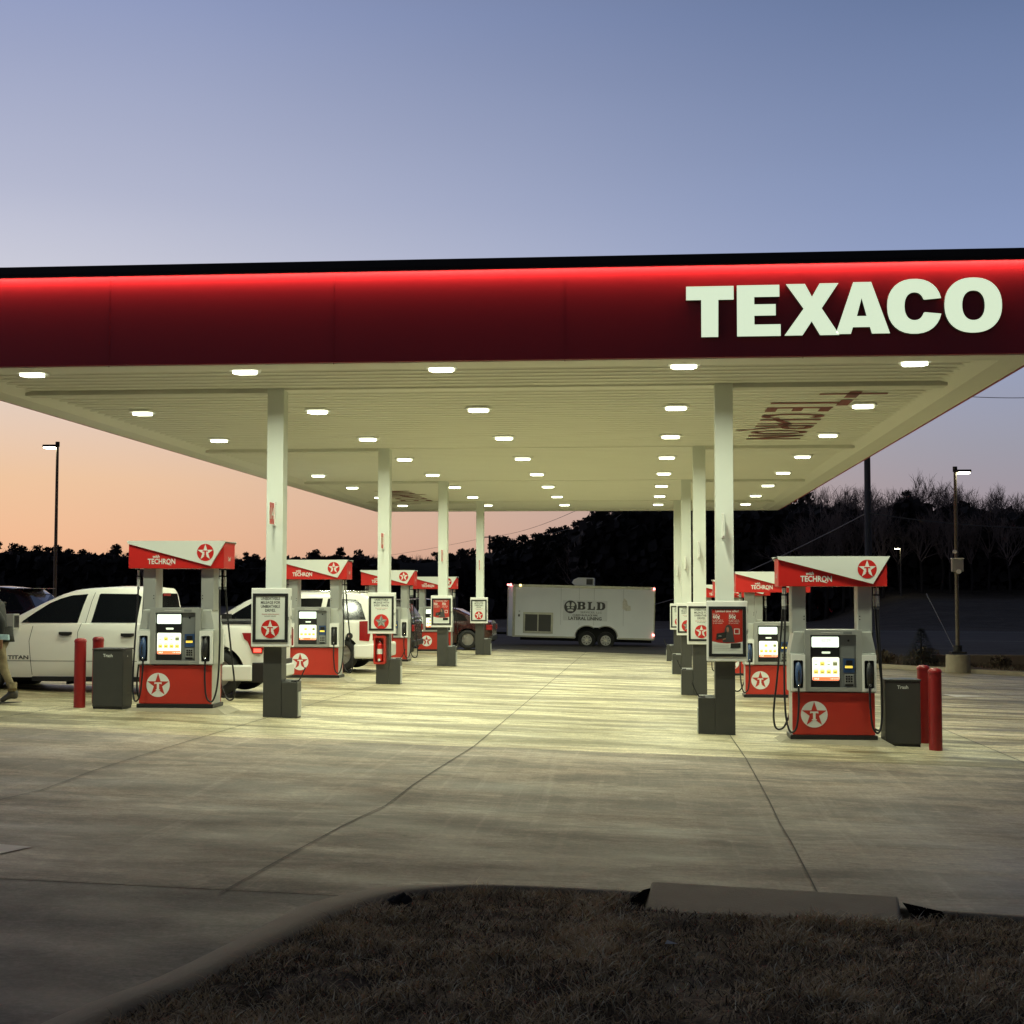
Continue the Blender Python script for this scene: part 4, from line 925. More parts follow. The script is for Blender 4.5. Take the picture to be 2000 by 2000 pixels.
w3 = [(QX(632), 1.165), (QX(638), 1.64), (QX(692), 1.62), (QX(703), 1.52), (QX(714), 1.17)]
tl2 = (0, TY2, gz(-8, TY2) - .01)
r, body, gi = vehicle('sport_utility_vehicle', tl2, 'white sport utility vehicle with open fuel flap parked behind the second left pump', 'suv', 'paint_w', W, top, bot, [QX(400), QX(666)], .44, green, 1.16, .26, [w1, w2, w3],
    [[(QX(557), 1.15), (QX(553), .34)], [(QX(627), 1.15), (QX(632), .85), (QX(625), .34)], [(QX(447), 1.15), (QX(440), .34)]], [(QX(540), .98), (QX(613), .98)],
    dict(ws=(QX(475), 1.575), rg=((QX(735), 1.25), (QX(714), 1.70)), handle='chrome'), wr=.38)
mirror(r, QX(446), 1.12, 'black', 1.1)
b = MB().mat('chrome'); b.tube([(QX(520), .30, 1.775), (QX(530), .30, 1.815), (QX(690), .30, 1.80), (QX(700), .30, 1.76)], .018, 8); b.tube([(QX(520), W - .30, 1.775), (QX(530), W - .30, 1.815), (QX(690), W - .30, 1.80), (QX(700), W - .30, 1.76)], .018, 8); b.build('roof_rack', r)
b = MB().mat('lampred').prism([(QX(703), .70), (QX(722), .68), (QX(728), 1.14), (QX(703), 1.13)], O=(0, -.004, 0), d=.06); b.box(QX(722), QX(740), .05, .14, .70, 1.10); b.build('tail_lamp', r)
b = MB().mat('lampred').box(QX(722), QX(740), W - .14, W - .02, .70, 1.10); b.build('tail_lamp', r)
b = MB().mat('paint_w').box(QX(692), QX(746), -.01, W + .01, .29, .62); b.build('rear_bumper', r, bevel=.04)
b = MB().mat('black').cyl((QX(684), -.006, .80), (QX(684), .0, .80), .075, n=20); b.mat('paint_w').box(QX(674), QX(676), -.16, -.005, .72, .88); b.mat('chrome').cyl((QX(684), -.02, .80), (QX(684), -.006, .80), .03, n=14); b.build('fuel_flap', r)
b = MB().mat('black').box(QX(445), QX(640), -.01, .08, .22, .29); b.build('running_board', r, bevel=.01)
b = MB().mat('paint_w').prism([(QX(712), 1.70), (QX(738), 1.66), (QX(738), 1.685), (QX(712), 1.755)], O=(0, .35, 0), d=W - .7); b.build('roof_spoiler', r)

# generic darker vehicles: shape variants
def small_vehicle(kind, xr, y, label, paint, L=4.6, name='parked_car', cat='car', group=None, lit=False, rz=0, zoff=0, tilt=0):
    S = L / 4.6; X = lambda u: (-u) * S  # u metres ahead of the rear bumper
    if kind == 'suv':
        top = [(X(4.6), .70), (X(4.55), .88), (X(3.5), 1.02), (X(.1), 1.08), (X(0), .98)]; bot = [(X(4.6), .34), (X(4.5), .24), (X(.1), .26), (X(0), .36)]
        green = [(X(3.5), 1.03), (X(3.3), 1.14), (X(2.8), 1.45), (X(2.45), 1.60), (X(2.0), 1.66), (X(1.0), 1.66), (X(.45), 1.60), (X(.25), 1.45), (X(.03), 1.07)]
        wins = [[(X(3.1), 1.09), (X(3.05), 1.18), (X(2.62), 1.46), (X(2.35), 1.54), (X(1.95), 1.57), (X(1.95), 1.09)], [(X(1.85), 1.09), (X(1.85), 1.57), (X(1.1), 1.56), (X(1.05), 1.09)], [(X(.95), 1.09), (X(1.0), 1.555), (X(.6), 1.50), (X(.32), 1.12)]]
        ws = (X(2.8), 1.45); rg = ((X(.05), 1.12), (X(.30), 1.50)); belt = 1.08
    else:
        top = [(X(4.6), .55), (X(4.55), .68), (X(4.3), .78), (X(3.35), .90), (X(.5), .96), (X(.05), .94), (X(0), .85)]; bot = [(X(4.6), .30), (X(4.5), .20), (X(.1), .22), (X(0), .32)]
        green = [(X(3.4), .92), (X(3.2), 1.0), (X(2.6), 1.30), (X(2.2), 1.40), (X(1.7), 1.42), (X(1.3), 1.38), (X(.9), 1.22), (X(.5), 1.0), (X(.4), .96)]
        wins = [[(X(3.0), .98), (X(2.95), 1.03), (X(2.5), 1.24), (X(2.1), 1.33), (X(1.9), 1.34), (X(1.9), .98)], [(X(1.8), .98), (X(1.8), 1.34), (X(1.35), 1.31), (X(1.0), 1.17), (X(.85), .98)]]
        ws = (X(2.6), 1.30); rg = ((X(.6), 1.04), (X(1.3), 1.38)); belt = .96
    Wd = 1.86
    r, body, gi = vehicle(name, (xr, y, gz(xr - 2, y) if y < 50 else terrain(xr, y) + zoff), label, cat, paint, Wd, top, bot, [X(3.72), X(.85)], .39, green, belt, .30, wins,
        [[(X(1.9), belt - .02), (X(1.9), .3)], [(X(1.0), belt - .02), (X(1.05), .7), (X(1.25), .3)], [(X(3.1), belt - .02), (X(3.1), .3)]], [(X(2.05), belt - .14), (X(1.2), belt - .14)], dict(ws=ws, rg=rg, handle=paint), rz=rz, group=group, wr=.335, tilt=tilt)
    z = .72 if kind == 'suv' else .66
    for yy in (.02, Wd - .30): b = MB().mat('brake' if lit else 'lampred').box(X(.20), X(-.012), yy, yy + .28, z, z + .18); b.build('tail_lamp', r, bevel=.01)
    if kind == 'suv': b = MB().mat('chrome').box(X(.62), X(.18), .25, Wd - .25, 1.615, 1.632); b.build('roof_spoiler', r)
    b = MB().mat('black').box(X(.3), X(-.03), .1, Wd - .1, .30, .46); b.build('rear_bumper', r, bevel=.02)
    mirror(r, X(3.0), belt + .02, paint, .7); return r
small_vehicle('suv', -14.3, 33.2, 'dark maroon sport utility vehicle seen beyond the white pickup at the left edge', 'paint_m', 4.7, 'sport_utility_vehicle', 'suv')
small_vehicle('suv', -6.55, 41.3, 'black sport utility vehicle mostly hidden behind the third left pump', 'paint_k', 4.7, 'sport_utility_vehicle', 'suv')
small_vehicle('sedan', -5.15, 49.6, 'dark red car behind the farthest left pump', 'paint_r', 4.5, 'parked_car', 'car')
small_vehicle('suv', 14.6, 128.0, 'silver car with glowing red tail lamps driving off on the road', 'paint_s', 4.6, 'moving_car', 'car', lit=True, rz=R(-62), zoff=.0)

# dark pickup that tows the trailer
X = lambda u: -u
r, body, gi = vehicle('tow_pickup', (-6.4, 57.0, terrain(-8, 57)), 'dark pickup hitched to the grey enclosed trailer', 'pickup truck', 'paint_k', 1.95,
    [(X(5.6), .8), (X(5.5), 1.0), (X(4.2), 1.15), (X(0.1), 1.15), (X(0), 1.1)], [(X(5.6), .4), (X(5.5), .3), (X(.9), .32), (X(0), .5)], [X(4.65), X(1.1)], .47,
    [(X(4.2), 1.16), (X(3.5), 1.6), (X(3.1), 1.78), (X(2.3), 1.80), (X(1.9), 1.75), (X(1.85), 1.17)], 1.15, .28, [[(X(3.85), 1.17), (X(3.4), 1.5), (X(3.0), 1.68), (X(2.1), 1.68), (X(2.05), 1.17)]],
    [[(X(3.0), 1.1), (X(3.0), .35)]], [(X(2.5), 1.0)], dict(ws=(X(3.5), 1.6)), wr=.39)
b = MB().mat('lampred').box(-.12, .01, .01, .15, .75, 1.05); b.build('tail_lamp', r); b = MB().mat('black').box(-.2, .12, .05, 1.9, .42, .62); b.build('rear_bumper', r)

# ------------------------------------------------------------------ enclosed trailer
TRY = 57.0; px2 = lambda px: RX(px) * TRY
xl, xr = px2(1000), px2(1276.5); Lt = xr - xl
tr = empty('enclosed_trailer', (xl, TRY, -.50), label='grey enclosed cargo trailer with black lettering parked beyond the canopy', cat='trailer', ry=.022)
zb, zt = .42, 2.46; WT = 2.1
b = MB().mat('trailer'); wl = [1.75 - .0, 0]
c1, c2 = 3.27 - .55, 3.27; wa, wb = px2(950 + 943 * .20704) - xl, px2(950 + 1122 * .20704) - xl; ra = .44
P = [(0, zb + .02), (wa - ra, zb)] + [(wa - ra * math.cos(t), .50 + .0 + (ra - .05) * math.sin(t)) for t in [math.pi * i / 12 for i in range(1, 9)]]
P += [(wb + ra * math.cos(t), .50 + (ra - .05) * math.sin(t)) for t in [math.pi * i / 12 for i in range(8, 0, -1)]] + [(wb + ra, zb), (Lt, zb), (Lt, zt - .03), (Lt - .03, zt), (.06, zt), (0, zt - .06)]
win = [(.56, .72), (1.66, .72), (1.66, 1.52), (.56, 1.52)]
b.prism(P, O=(0, 0, 0), d=.05); b.box(0, Lt, .05, WT, zb + .55, zt - .005); b.box(.02, wa - ra, .05, WT, zb, zb + .55); b.box(wb + ra, Lt - .02, .05, WT, zb, zb + .55)
# nose that tapers toward the hitch
b.add([(0, 0, zb), (0, 0, zt - .02), (-.22, .35, zt - .06), (-.22, .35, zb), (0, WT, zb), (0, WT, zt - .02), (-.22, WT - .35, zt - .06), (-.22, WT - .35, zb)], [(0, 3, 2, 1), (3, 7, 6, 2), (7, 4, 5, 6), (1, 2, 6, 5)])
body = b.build('trailer_body', tr)
b = MB().mat('trailertrim'); b.box(0, Lt + .01, -.018, .0, zt - .09, zt + .01); b.box(.02, wa - ra - .02, -.016, 0, zb - .02, zb + .04); b.box(wb + ra + .02, Lt, -.016, 0, zb - .02, zb + .04)
b.box(.0, .10, -.020, 0, zb, zt - .09); b.box(Lt - .03, Lt + .012, -.016, .02, zb, zt - .09); b.tube([(-.22, .35, zb), (-.22, .35, zt - .06)], .03, 8)
for cxw in (wa, wb):
    a0, a1 = (0, 128) if cxw == wb else (52, 180)
    b.tube([(cxw + (ra + .01) * math.cos(R(a)), -.03, .50 + (ra - .04) * math.sin(R(a))) for a in range(a0, a1 + 1, 8)], .022, 6)
b.build('corner_trim', tr)
for k in range(6):
    x = .45 + k * (Lt - .6) / 5.3; b = MB().mat('trailertrim'); 
b = MB().mat('greyd')
for x in (1.9, 2.62, 3.2, 4.35): b.box(x - .003, x + .003, -.0015, 0, zb + .5, zt - .1)
b.build('panel_seams', body)
fr = MB().mat('trailertrim').prism([(.42, .56), (1.60, .56), (1.60, 1.38), (.42, 1.38)], [[(.50, .64), (.50, 1.30), (1.52, 1.30), (1.52, .64)]], O=(0, -.03, 0), d=.03)
fr.box(.985, 1.03, -.034, 0, .64, 1.30); fo = fr.build('window_frame', tr)
for a, c in ((.50, .985), (1.03, 1.52)): b = MB().mat('charcoal').box(a, c, -.014, -.002, .64, 1.30); b.build('shutter', fo)
b = MB().mat('charcoal').box(.22, .29, -.02, 0, 1.20, 1.29); b.box(.24, .30, -.015, 0, 1.40, 1.42); b.build('latch', tr)
b = MB(); lx = px2(950 + 783 * .20704) - xl; zz = 1.72 + .5 - 0
def TZ(zy): return (1.72 + .50 - ((1050 + zy * .20704) - 1153) / 2829.3 * TRY) - .05
def TXx(zx): return px2(950 + zx * .20704) - xl
b.mat('decal').box(TXx(715), TXx(1132), -.004, -.001, TZ(755), TZ(565))
lc = (TXx(785), TZ(628)); rr = .25
b.mat('ink').prism(disc(lc[0], lc[1], rr, 36), O=(0, -.006, 0), d=.002)
b.mat('paper'); y_ = -.0085
for s in (-1, 1):
    b.prism([(lc[0] + s * .03 if s > 0 else lc[0] - .14, lc[1] - .06), (lc[0] + .14 if s > 0 else lc[0] - .03, lc[1] - .06), (lc[0] + .12 if s > 0 else lc[0] - .03, lc[1] + .0), (lc[0] + s * .03 if s > 0 else lc[0] - .12, lc[1] + .0)], O=(0, y_, 0), d=.002)
    b.prism(([(.02, .04), (.06, .02), (.15, .03), (.17, .10), (.12, .16), (.05, .19), (.03, .10)] if s > 0 else [(-.03, .10), (-.05, .19), (-.12, .16), (-.17, .10), (-.15, .03), (-.06, .02), (-.02, .04)]) and [(lc[0] + u, lc[1] + v) for u, v in ([(.02, .04), (.06, .02), (.15, .03), (.17, .10), (.12, .16), (.05, .19), (.03, .10)] if s > 0 else [(-.03, .10), (-.05, .19), (-.12, .16), (-.17, .10), (-.15, .03), (-.06, .02), (-.02, .04)])], O=(0, y_, 0), d=.002)
b.prism([(lc[0] - .10, lc[1] - .17), (lc[0] + .10, lc[1] - .17), (lc[0] + .12, lc[1] - .11), (lc[0] + .03, lc[1] - .09), (lc[0] - .03, lc[1] - .09), (lc[0] - .12, lc[1] - .11)], O=(0, y_, 0), d=.002)
b.mat('ink')
def slab(b, glyph, x, z, w, h, y):   # heavy slab-serif capitals
    t = w * .30; s = h * .16
    G = {'B': ([(0, 0), (.72, 0), (.92, .06), (1, .18), (1, .36), (.86, .50), (.97, .62), (.97, .84), (.88, .95), (.68, 1), (0, 1), (0, .86), (.1, .86), (.1, .14), (0, .14)], [[(.42, .14), (.42, .44), (.60, .44), (.66, .38), (.66, .2), (.60, .14)], [(.42, .58), (.42, .86), (.58, .86), (.64, .8), (.64, .64), (.58, .58)]]),
         'L': ([(0, 0), (1, 0), (1, .42), (.84, .42), (.80, .14), (.46, .14), (.46, .86), (.6, .86), (.6, 1), (0, 1), (0, .86), (.12, .86), (.12, .14), (0, .14)], []),
         'D': ([(0, 0), (.62, 0), (.88, .10), (1, .32), (1, .68), (.88, .90), (.62, 1), (0, 1), (0, .86), (.1, .86), (.1, .14), (0, .14)], [[(.42, .14), (.42, .86), (.56, .86), (.66, .70), (.66, .30), (.56, .14)]])}[glyph]
    b.prism([(x + u * w, z + v * h) for u, v in G[0]], [[(x + u * w, z + v * h) for u, v in hh] for hh in G[1]], O=(0, y, 0), d=.003)
zb0 = TZ(652); hh = TZ(578) - TZ(652)
slab(b, 'B', TXx(848), zb0, TXx(925) - TXx(848), hh, -.0075); slab(b, 'L', TXx(945), zb0, TXx(1015) - TXx(945), hh, -.0075); slab(b, 'D', TXx(1030), zb0, TXx(1112) - TXx(1030), hh, -.0075)
cxm = (TXx(715) + TXx(1132)) / 2
b.mat('greyd').text('SERVICES, LLC', .10, (TXx(980), -.0075, TZ(684)), bold=.005, sx=1.35)
b.mat('ink').text('CURED-IN-PLACE PIPE', .095, (cxm, -.0075, TZ(712)), bold=.02, sx=1.05); b.text('LATERAL LINING', .17, (cxm, -.0075, TZ(748)), bold=.03, sx=1.02)
b.build('side_lettering', tr)
b = MB().mat('rust'); b.prism([(TXx(1275), TZ(635)), (TXx(1310), TZ(655)), (TXx(1352), TZ(650)), (TXx(1350), TZ(610)), (TXx(1325), TZ(600)), (TXx(1315), TZ(560)), (TXx(1290), TZ(535)), (TXx(1275), TZ(570))], O=(0, -.003, 0), d=.002); b.build('scraped_patch', body)
b = MB().mat('greyd'); ax0, ax1 = TXx(785), TXx(1000)
b.mat('white').prism([(ax0, zt + .12), (ax0 + .12, zt + .01), (ax1, zt + .01), (ax1 + .0, zt + .27), (ax1 - .04, zt + .33), (ax0 + .25, zt + .33), (ax0 + .08, zt + .25)], O=(0, .6, 0), d=.8); au = b.build('roof_air_conditioner', tr, bevel=.02)
b = MB().mat('charcoal').box(ax0 + .58, ax1 - .06, .594, .60, zt + .05, zt + .28); b.build('vent_grille', au)
for (x, z, m, w) in ((-.10, zt - .02, 'marker', .09), (-.20, zt - .02, 'marker', .07), (TXx(310), zt - .03, 'amber', .07), (Lt - .03, zt - .06, 'marker', .08), (Lt - .03, .60, 'marker', .08)):
    b = MB().mat(m).box(x - w / 2, x + w / 2, -.05, -.02, z - w / 2, z + w / 2); b.build('marker_lamp', tr, bevel=.01)
for cxw in (wa, wb):
    for far in (0, 1):
        ya = .0 if not far else WT; s = 1 if not far else -1
        b = MB().mat('rubber').cyl((cxw, ya + s * .01, .34), (cxw, ya + s * .22, .34), .335, n=32); wv = b.build('wheel', tr, bevel=.025)
        b = MB().mat('rim').cyl((cxw, ya + s * .008, .34), (cxw, ya - s * .0, .34), .20, n=24); b.mat('black')
        for a in range(8): t = R(a * 45); b.cyl((cxw + .14 * math.cos(t), ya - s * .001, .34 + .14 * math.sin(t)), (cxw + .14 * math.cos(t), ya - s * .003, .34 + .14 * math.sin(t)), .022, n=8)
        b.mat('chrome').cyl((cxw, ya - s * .03, .34), (cxw, ya + s * .0, .34), .05, n=14); b.build('rim', wv)
b = MB().mat('under').box(.3, Lt - .1, .25, WT - .25, .28, .44); b.box(wa - .38, wb + .38, .24, WT - .2, .4, .98); b.tube([(-.1, WT / 2, .5), (-1.2, WT / 2, .5)], .05, 6); b.build('chassis', tr)

# ------------------------------------------------------------------ person walking out of the left edge
def person(loc, rz):
    r = empty('person', loc, rz, label='person in dark jacket and tan camouflage trousers walking out of the left edge', cat='person')
    # local: faces -x ; joints (x, y, z, radius_a, radius_b)
    J = {'pel': (0, 0, .93, .15, .13), 'wa': (-.02, 0, 1.06, .145, .115), 'ch': (-.07, 0, 1.26, .175, .13), 'up': (-.10, 0, 1.42, .165, .11), 'nk': (-.13, 0, 1.52, .062, .062), 'hd0': (-.15, 0, 1.60, .078, .085), 'hd1': (-.16, 0, 1.71, .088, .098), 'hd2': (-.155, 0, 1.775, .06, .066),
         'nhp': (.0, -.09, .88, .10, .10), 'nkn': (.10, -.10, .49, .066, .068), 'nan': (.26, -.10, .17, .050, .052), 'nhe': (.31, -.10, .085, .050, .046), 'nto': (.05, -.10, .042, .046, .038),
         'fhp': (-.01, .09, .88, .10, .10), 'fkn': (-.24, .10, .50, .066, .068), 'fan': (-.36, .10, .11, .046, .05), 'fhe': (-.34, .10, .05, .04, .04), 'fto': (-.56, .10, .045, .038, .034),
         'nsh': (-.08, -.19, 1.43, .075, .08), 'nel': (.13, -.25, 1.20, .056, .058), 'nwr': (.10, -.24, .97, .038, .04), 'npa': (.09, -.23, .90, .030, .045),
         'fsh': (-.10, .19, 1.43, .075, .08), 'fel': (-.18, .26, 1.17, .056, .058), 'fwr': (-.34, .22, 1.02, .038, .04), 'fpa': (-.40, .21, .98, .03, .042)}
    E = [('pel', 'wa'), ('wa', 'ch'), ('ch', 'up'), ('up', 'nk'), ('nk', 'hd0'), ('hd0', 'hd1'), ('hd1', 'hd2'), ('pel', 'nhp'), ('nhp', 'nkn'), ('nkn', 'nan'), ('nan', 'nhe'), ('nan', 'nto'), ('pel', 'fhp'), ('fhp', 'fkn'), ('fkn', 'fan'), ('fan', 'fhe'), ('fan', 'fto'),
         ('up', 'nsh'), ('nsh', 'nel'), ('nel', 'nwr'), ('nwr', 'npa'), ('up', 'fsh'), ('fsh', 'fel'), ('fel', 'fwr'), ('fwr', 'fpa')]
    for p, x, y, z, dx in (('n', .09, -.23, .90, 0), ('f', -.40, .21, .98, 0)):
        for i in range(4):
            fx = x - .035 + i * .022; L = (.075, .085, .08, .062)[i]
            J[f'{p}f{i}a'] = (fx, y, z - .035, .011, .011); J[f'{p}f{i}b'] = (fx - .006, y + .008, z - .035 - L * .55, .0095, .0095); J[f'{p}f{i}c'] = (fx - .018, y + .022, z - .03 - L, .008, .008)
            E += [(p + 'pa', f'{p}f{i}a'), (f'{p}f{i}a', f'{p}f{i}b'), (f'{p}f{i}b', f'{p}f{i}c')]
        J[p + 'tha'] = (x - .045, y + .01, z + .01, .012, .012); J[p + 'thb'] = (x - .062, y + .02, z - .04, .010, .010); E += [(p + 'pa', p + 'tha'), (p + 'tha', p + 'thb')]
    keys = list(J); me = bpy.data.meshes.new('body'); me.from_pydata([J[k][:3] for k in keys], [(keys.index(a), keys.index(c)) for a, c in E], [])
    o = bpy.data.objects.new('body', me); COL.objects.link(o)
    sk = o.modifiers.new('skin', 'SKIN'); sk.use_smooth_shade = True
    for i, k in enumerate(keys): me.skin_vertices[0].data[i].radius = J[k][3:5]
    me.skin_vertices[0].data[0].use_root = True
    o.modifiers.new('sub', 'SUBSURF').levels = 2; o.modifiers['sub'].render_levels = 2
    dg = bpy.context.evaluated_depsgraph_get(); m2 = bpy.data.meshes.new_from_object(o.evaluated_get(dg)); bpy.data.objects.remove(o); bpy.data.meshes.remove(me)
    m2.materials.clear()
    for q in ('skin', 'jacket', 'pants', 'boot'): m2.materials.append(MT[q])
    for p in m2.polygons:
        x, y, z = p.center; p.use_smooth = True
        hand = (z < 1.0 and ((y < -.175 and x > 0 and z > .76) or (x < -.33 and y > .12 and z > .8)))
        p.material_index = 0 if (z > 1.51 or hand) else 1 if z > .955 or abs(y) > .185 and z > .8 else 3 if z < (.25 if y < 0 else .2) else 2
    m2.name = 'body'; bo = bpy.data.objects.new('body', m2); COL.objects.link(bo); bo.parent = r
    hx, hy, hz_ = -.16, 0, 1.69
    b = MB().mat('ink'); g2 = random.Random(5); vs = []; n = 18
    for k in range(8):
        t = math.pi * .5 * k / 7; rr = math.cos(t); 
        for i in range(n):
            a = 2 * math.pi * i / n; low = .03 if math.cos(a) < -.2 else -.07
            vs.append((hx + .015 + .108 * rr * math.cos(a), .098 * rr * math.sin(a), hz_ + (.02 + low * (1 - k / 7)) + .115 * math.sin(t)))
    b.add(vs, [(k * n + i, k * n + (i + 1) % n, (k + 1) * n + (i + 1) % n, (k + 1) * n + i) for k in range(7) for i in range(n)], True); b.build('hair', r)
    b = MB().mat('skin'); b.prism([(-.275, 1.655), (-.245, 1.65), (-.245, 1.70)], O=(0, -.012, 0), d=.024); b.mat('ink').cyl((-.245, -.032, 1.70), (-.238, -.030, 1.70), .010, n=8); b.cyl((-.245, .032, 1.70), (-.238, .030, 1.70), .010, n=8); b.mat('darkred').box(-.244, -.232, -.022, .022, 1.622, 1.630)
    b.mat('skin').prism(disc(-.155, 1.675, .028, 10), O=(0, -.096, 0), d=.014); b.prism(disc(-.155, 1.675, .028, 10), O=(0, .082, 0), d=.014); b.build('face', r)
    # jacket hem and trouser cuffs give the clothes an edge of their own
    def ringtube(c, rx, ry, z0, z1, m, nm, fl=1.0, tilt=0):
        n = 28; vs = []
        for z, f in ((z1, 1), ((z0 + z1) / 2, 1 + (fl - 1) * .5), (z0, fl), (z0 + .012, fl * .94)):
            for i in range(n): a = 2 * math.pi * i / n; w = 1 + .03 * math.sin(5 * a + z * 20); vs.append((c[0] + rx * f * w * math.cos(a) + tilt * (z1 - z), c[1] + ry * f * w * math.sin(a), z))
        b = MB().mat(m); b.add(vs, [(k * n + (i + 1) % n, k * n + i, (k + 1) * n + i, (k + 1) * n + (i + 1) % n) for k in range(3) for i in range(n)], True); return b.build(nm, r)
    ringtube((-.01, 0), .165, .20, .90, 1.12, 'jacket', 'jacket_hem', 1.10, .02)
    ringtube((.225, -.10), .064, .066, .19, .32, 'pants', 'trouser_cuff', 1.04, .05); ringtube((-.345, .10), .074, .070, .10, .24, 'pants', 'trouser_cuff', 1.12, -.02)
    for (hx0, tx0, yy) in ((.36, -.0, -.10), (-.30, -.62, .10)):
        b = MB().mat('sole'); P = [(tx0, .018), (tx0 + .04, .004), (hx0, .004 if yy > 0 else .03), (hx0 + .01, .04), (tx0 + .01, .034)]; b.prism(P, O=(0, yy - .048, 0), d=.096); b.build('boot_sole', r, bevel=.008)
    return r
pr = person((-9.36, 20.55, gz(-9.3, 20.5)), 0)
b = MB().mat('bag').prism([(-.12, .0), (.13, -.02), (.12, .06), (-.10, .07)], O=(-9.22, 20.20, gz(-9.3, 20.5) + .955), d=.05)
tag(b.build('snack_packet', bevel=.008), 'blue and white packet held at the hip of the walking person', 'packet')

# ------------------------------------------------------------------ lamps and poles
def area_lamp(x, y, h, label, kind='plain', warm=True, zb=None, s=-1, es=1.):
    z0 = terrain(x, y) if zb is None else zb; r = empty('street_lamp', (x, y, z0), label=label, cat='street lamp', group='street lamps around the forecourt')
    base = .0
    if kind == 'footed':
        b = MB().mat('curb').cyl((0, 0, -.1), (0, 0, .52), .37, .35, n=28); b.build('concrete_foot', r, bevel=.02); base = .55
        b = MB().mat('trim').box(-.22, .22, -.22, .22, .55, .62); b.cyl((0, 0, .62), (0, 0, .80), .13, n=12); b.build('base_plate', r, bevel=.01)
    b = MB().mat('steel').cyl((0, 0, base), (0, 0, h), .062, .045, n=12); b.build('pole', r)
    b = MB().mat('trim').box(min(0, s * .46), max(0, s * .46), -.15, .15, h - .02, h + .06); b.cyl((0, 0, h), (0, 0, h + .16), .07, n=10); hd = b.build('lamp_head', r, bevel=.02)
    b = MB().mat('lampwarm').box(min(s * .10, s * .42), max(s * .10, s * .42), -.12, .12, h - .055, h - .021); b.build('lens', hd)
    return r
area_lamp(-19.16, 46.0, 6.35, 'lit area lamp on a slim pole against the orange sky at left', s=-1)
r = area_lamp(9.48, 44.9, 6.05, 'lit area lamp on a concrete foot to the right of the canopy', 'footed', s=1, zb=-.72)
b = MB().mat('grey').box(-.17, .17, -.20, -.06, 3.02, 3.40); b.mat('white').cyl((.02, -.26, 3.02), (.02, -.20, 3.02), .07, n=14); b.box(-.19, .19, -.24, -.05, 3.40, 3.43); b.build('camera_box', r, bevel=.01)
b = MB().mat('white').cyl((-.06, -.12, 3.62), (-.06, -.06, 3.62), .06, n=12); b.build('camera', r)
area_lamp(20.4, 117.0, 5.08 - terrain(20.4, 117), 'small distant lit lamp on the grass bank at right', s=-1)
def pole(x, y, zb, zt, label, arms=(), rr=.15):
    r = empty('utility_pole', (x, y, zb), label=label, cat='utility pole')
    b = MB().mat('wood').cyl((0, 0, 0), (0, 0, zt - zb), rr, rr * .75, n=14); b.build('pole', r)
    for z in arms: b = MB().mat('wood').box(-1.2, 1.2, -.08, .08, z - zb - .06, z - zb + .06); b.build('crossarm', r)
    return r
P1 = (9.63, 63.0); P2 = (-23.7, 225.0); P3 = (25.0, 60.0)
pole(P1[0], P1[1], -.6, 12.5, 'near utility pole rising behind the right edge of the canopy', arms=(11.9,), rr=.155)
pole(P2[0], P2[1], -2.5, 10.3, 'far utility pole with a crossarm left of the trailer', arms=(10.0,), rr=.22)
pole(P3[0], P3[1], -.6, 12.0, 'utility pole right of the picture that carries the cables', arms=(11.5,))
def wire(a, c, sag, label, rr=.018):
    pts = []
    for i in range(41):
        t = i / 40; pts.append((a[0] + (c[0] - a[0]) * t, a[1] + (c[1] - a[1]) * t, a[2] + (c[2] - a[2]) * t - 4 * sag * t * (1 - t)))
    b = MB().mat('wire').tube(pts, rr, 6); tag(b.build('overhead_cable'), label, 'cable', 'overhead cables')
wire((P1[0], P1[1] - .1, 5.05), (P3[0], P3[1], 5.0), .72, 'pale sagging cable between the near pole and the right edge', .026)
wire((P2[0], P2[1], 5.0), (P1[0], P1[1], 5.05), 5.6, 'long sagging cable from the far pole over the trailer', .03)
wire((P1[0] - 1, P1[1], 11.95), (P3[0] + 3, P3[1] - 12, 13.2), 1.2, 'upper cable in the sky to the right of the canopy', .014)
wire((P1[0] + 1, P1[1], 10.4), (P3[0], P3[1], 11.0), .9, 'second cable in the sky to the right of the canopy', .014)
wire((P2[0] - .9, P2[1], 10.1), (P1[0] - 1, P1[1], 11.95), 2.0, 'thin upper cable rising right from the far crossarm', .02)
wire((P2[0] + .9, P2[1], 10.1), (P1[0] + 1, P1[1], 11.95), 2.8, 'thin lower cable rising right from the far crossarm', .02)
wire((P2[0], P2[1], 10.1), (-75, 228, 5.0), 1.5, 'thin cable running left from the far crossarm', .02)
# guy wire
b = MB().mat('wire').tube([(11.55, 55.2, -.45), (11.0, 57.6, 1.6)], .018, 6); b.mat('grey').tube([(11.55, 55.15, -.5), (11.0, 57.55, 1.62)], .014, 6); tag(b.build('guy_wire_guard'), 'slanting pale guy wire guard on the dark verge beside the lamp', 'guy wire')
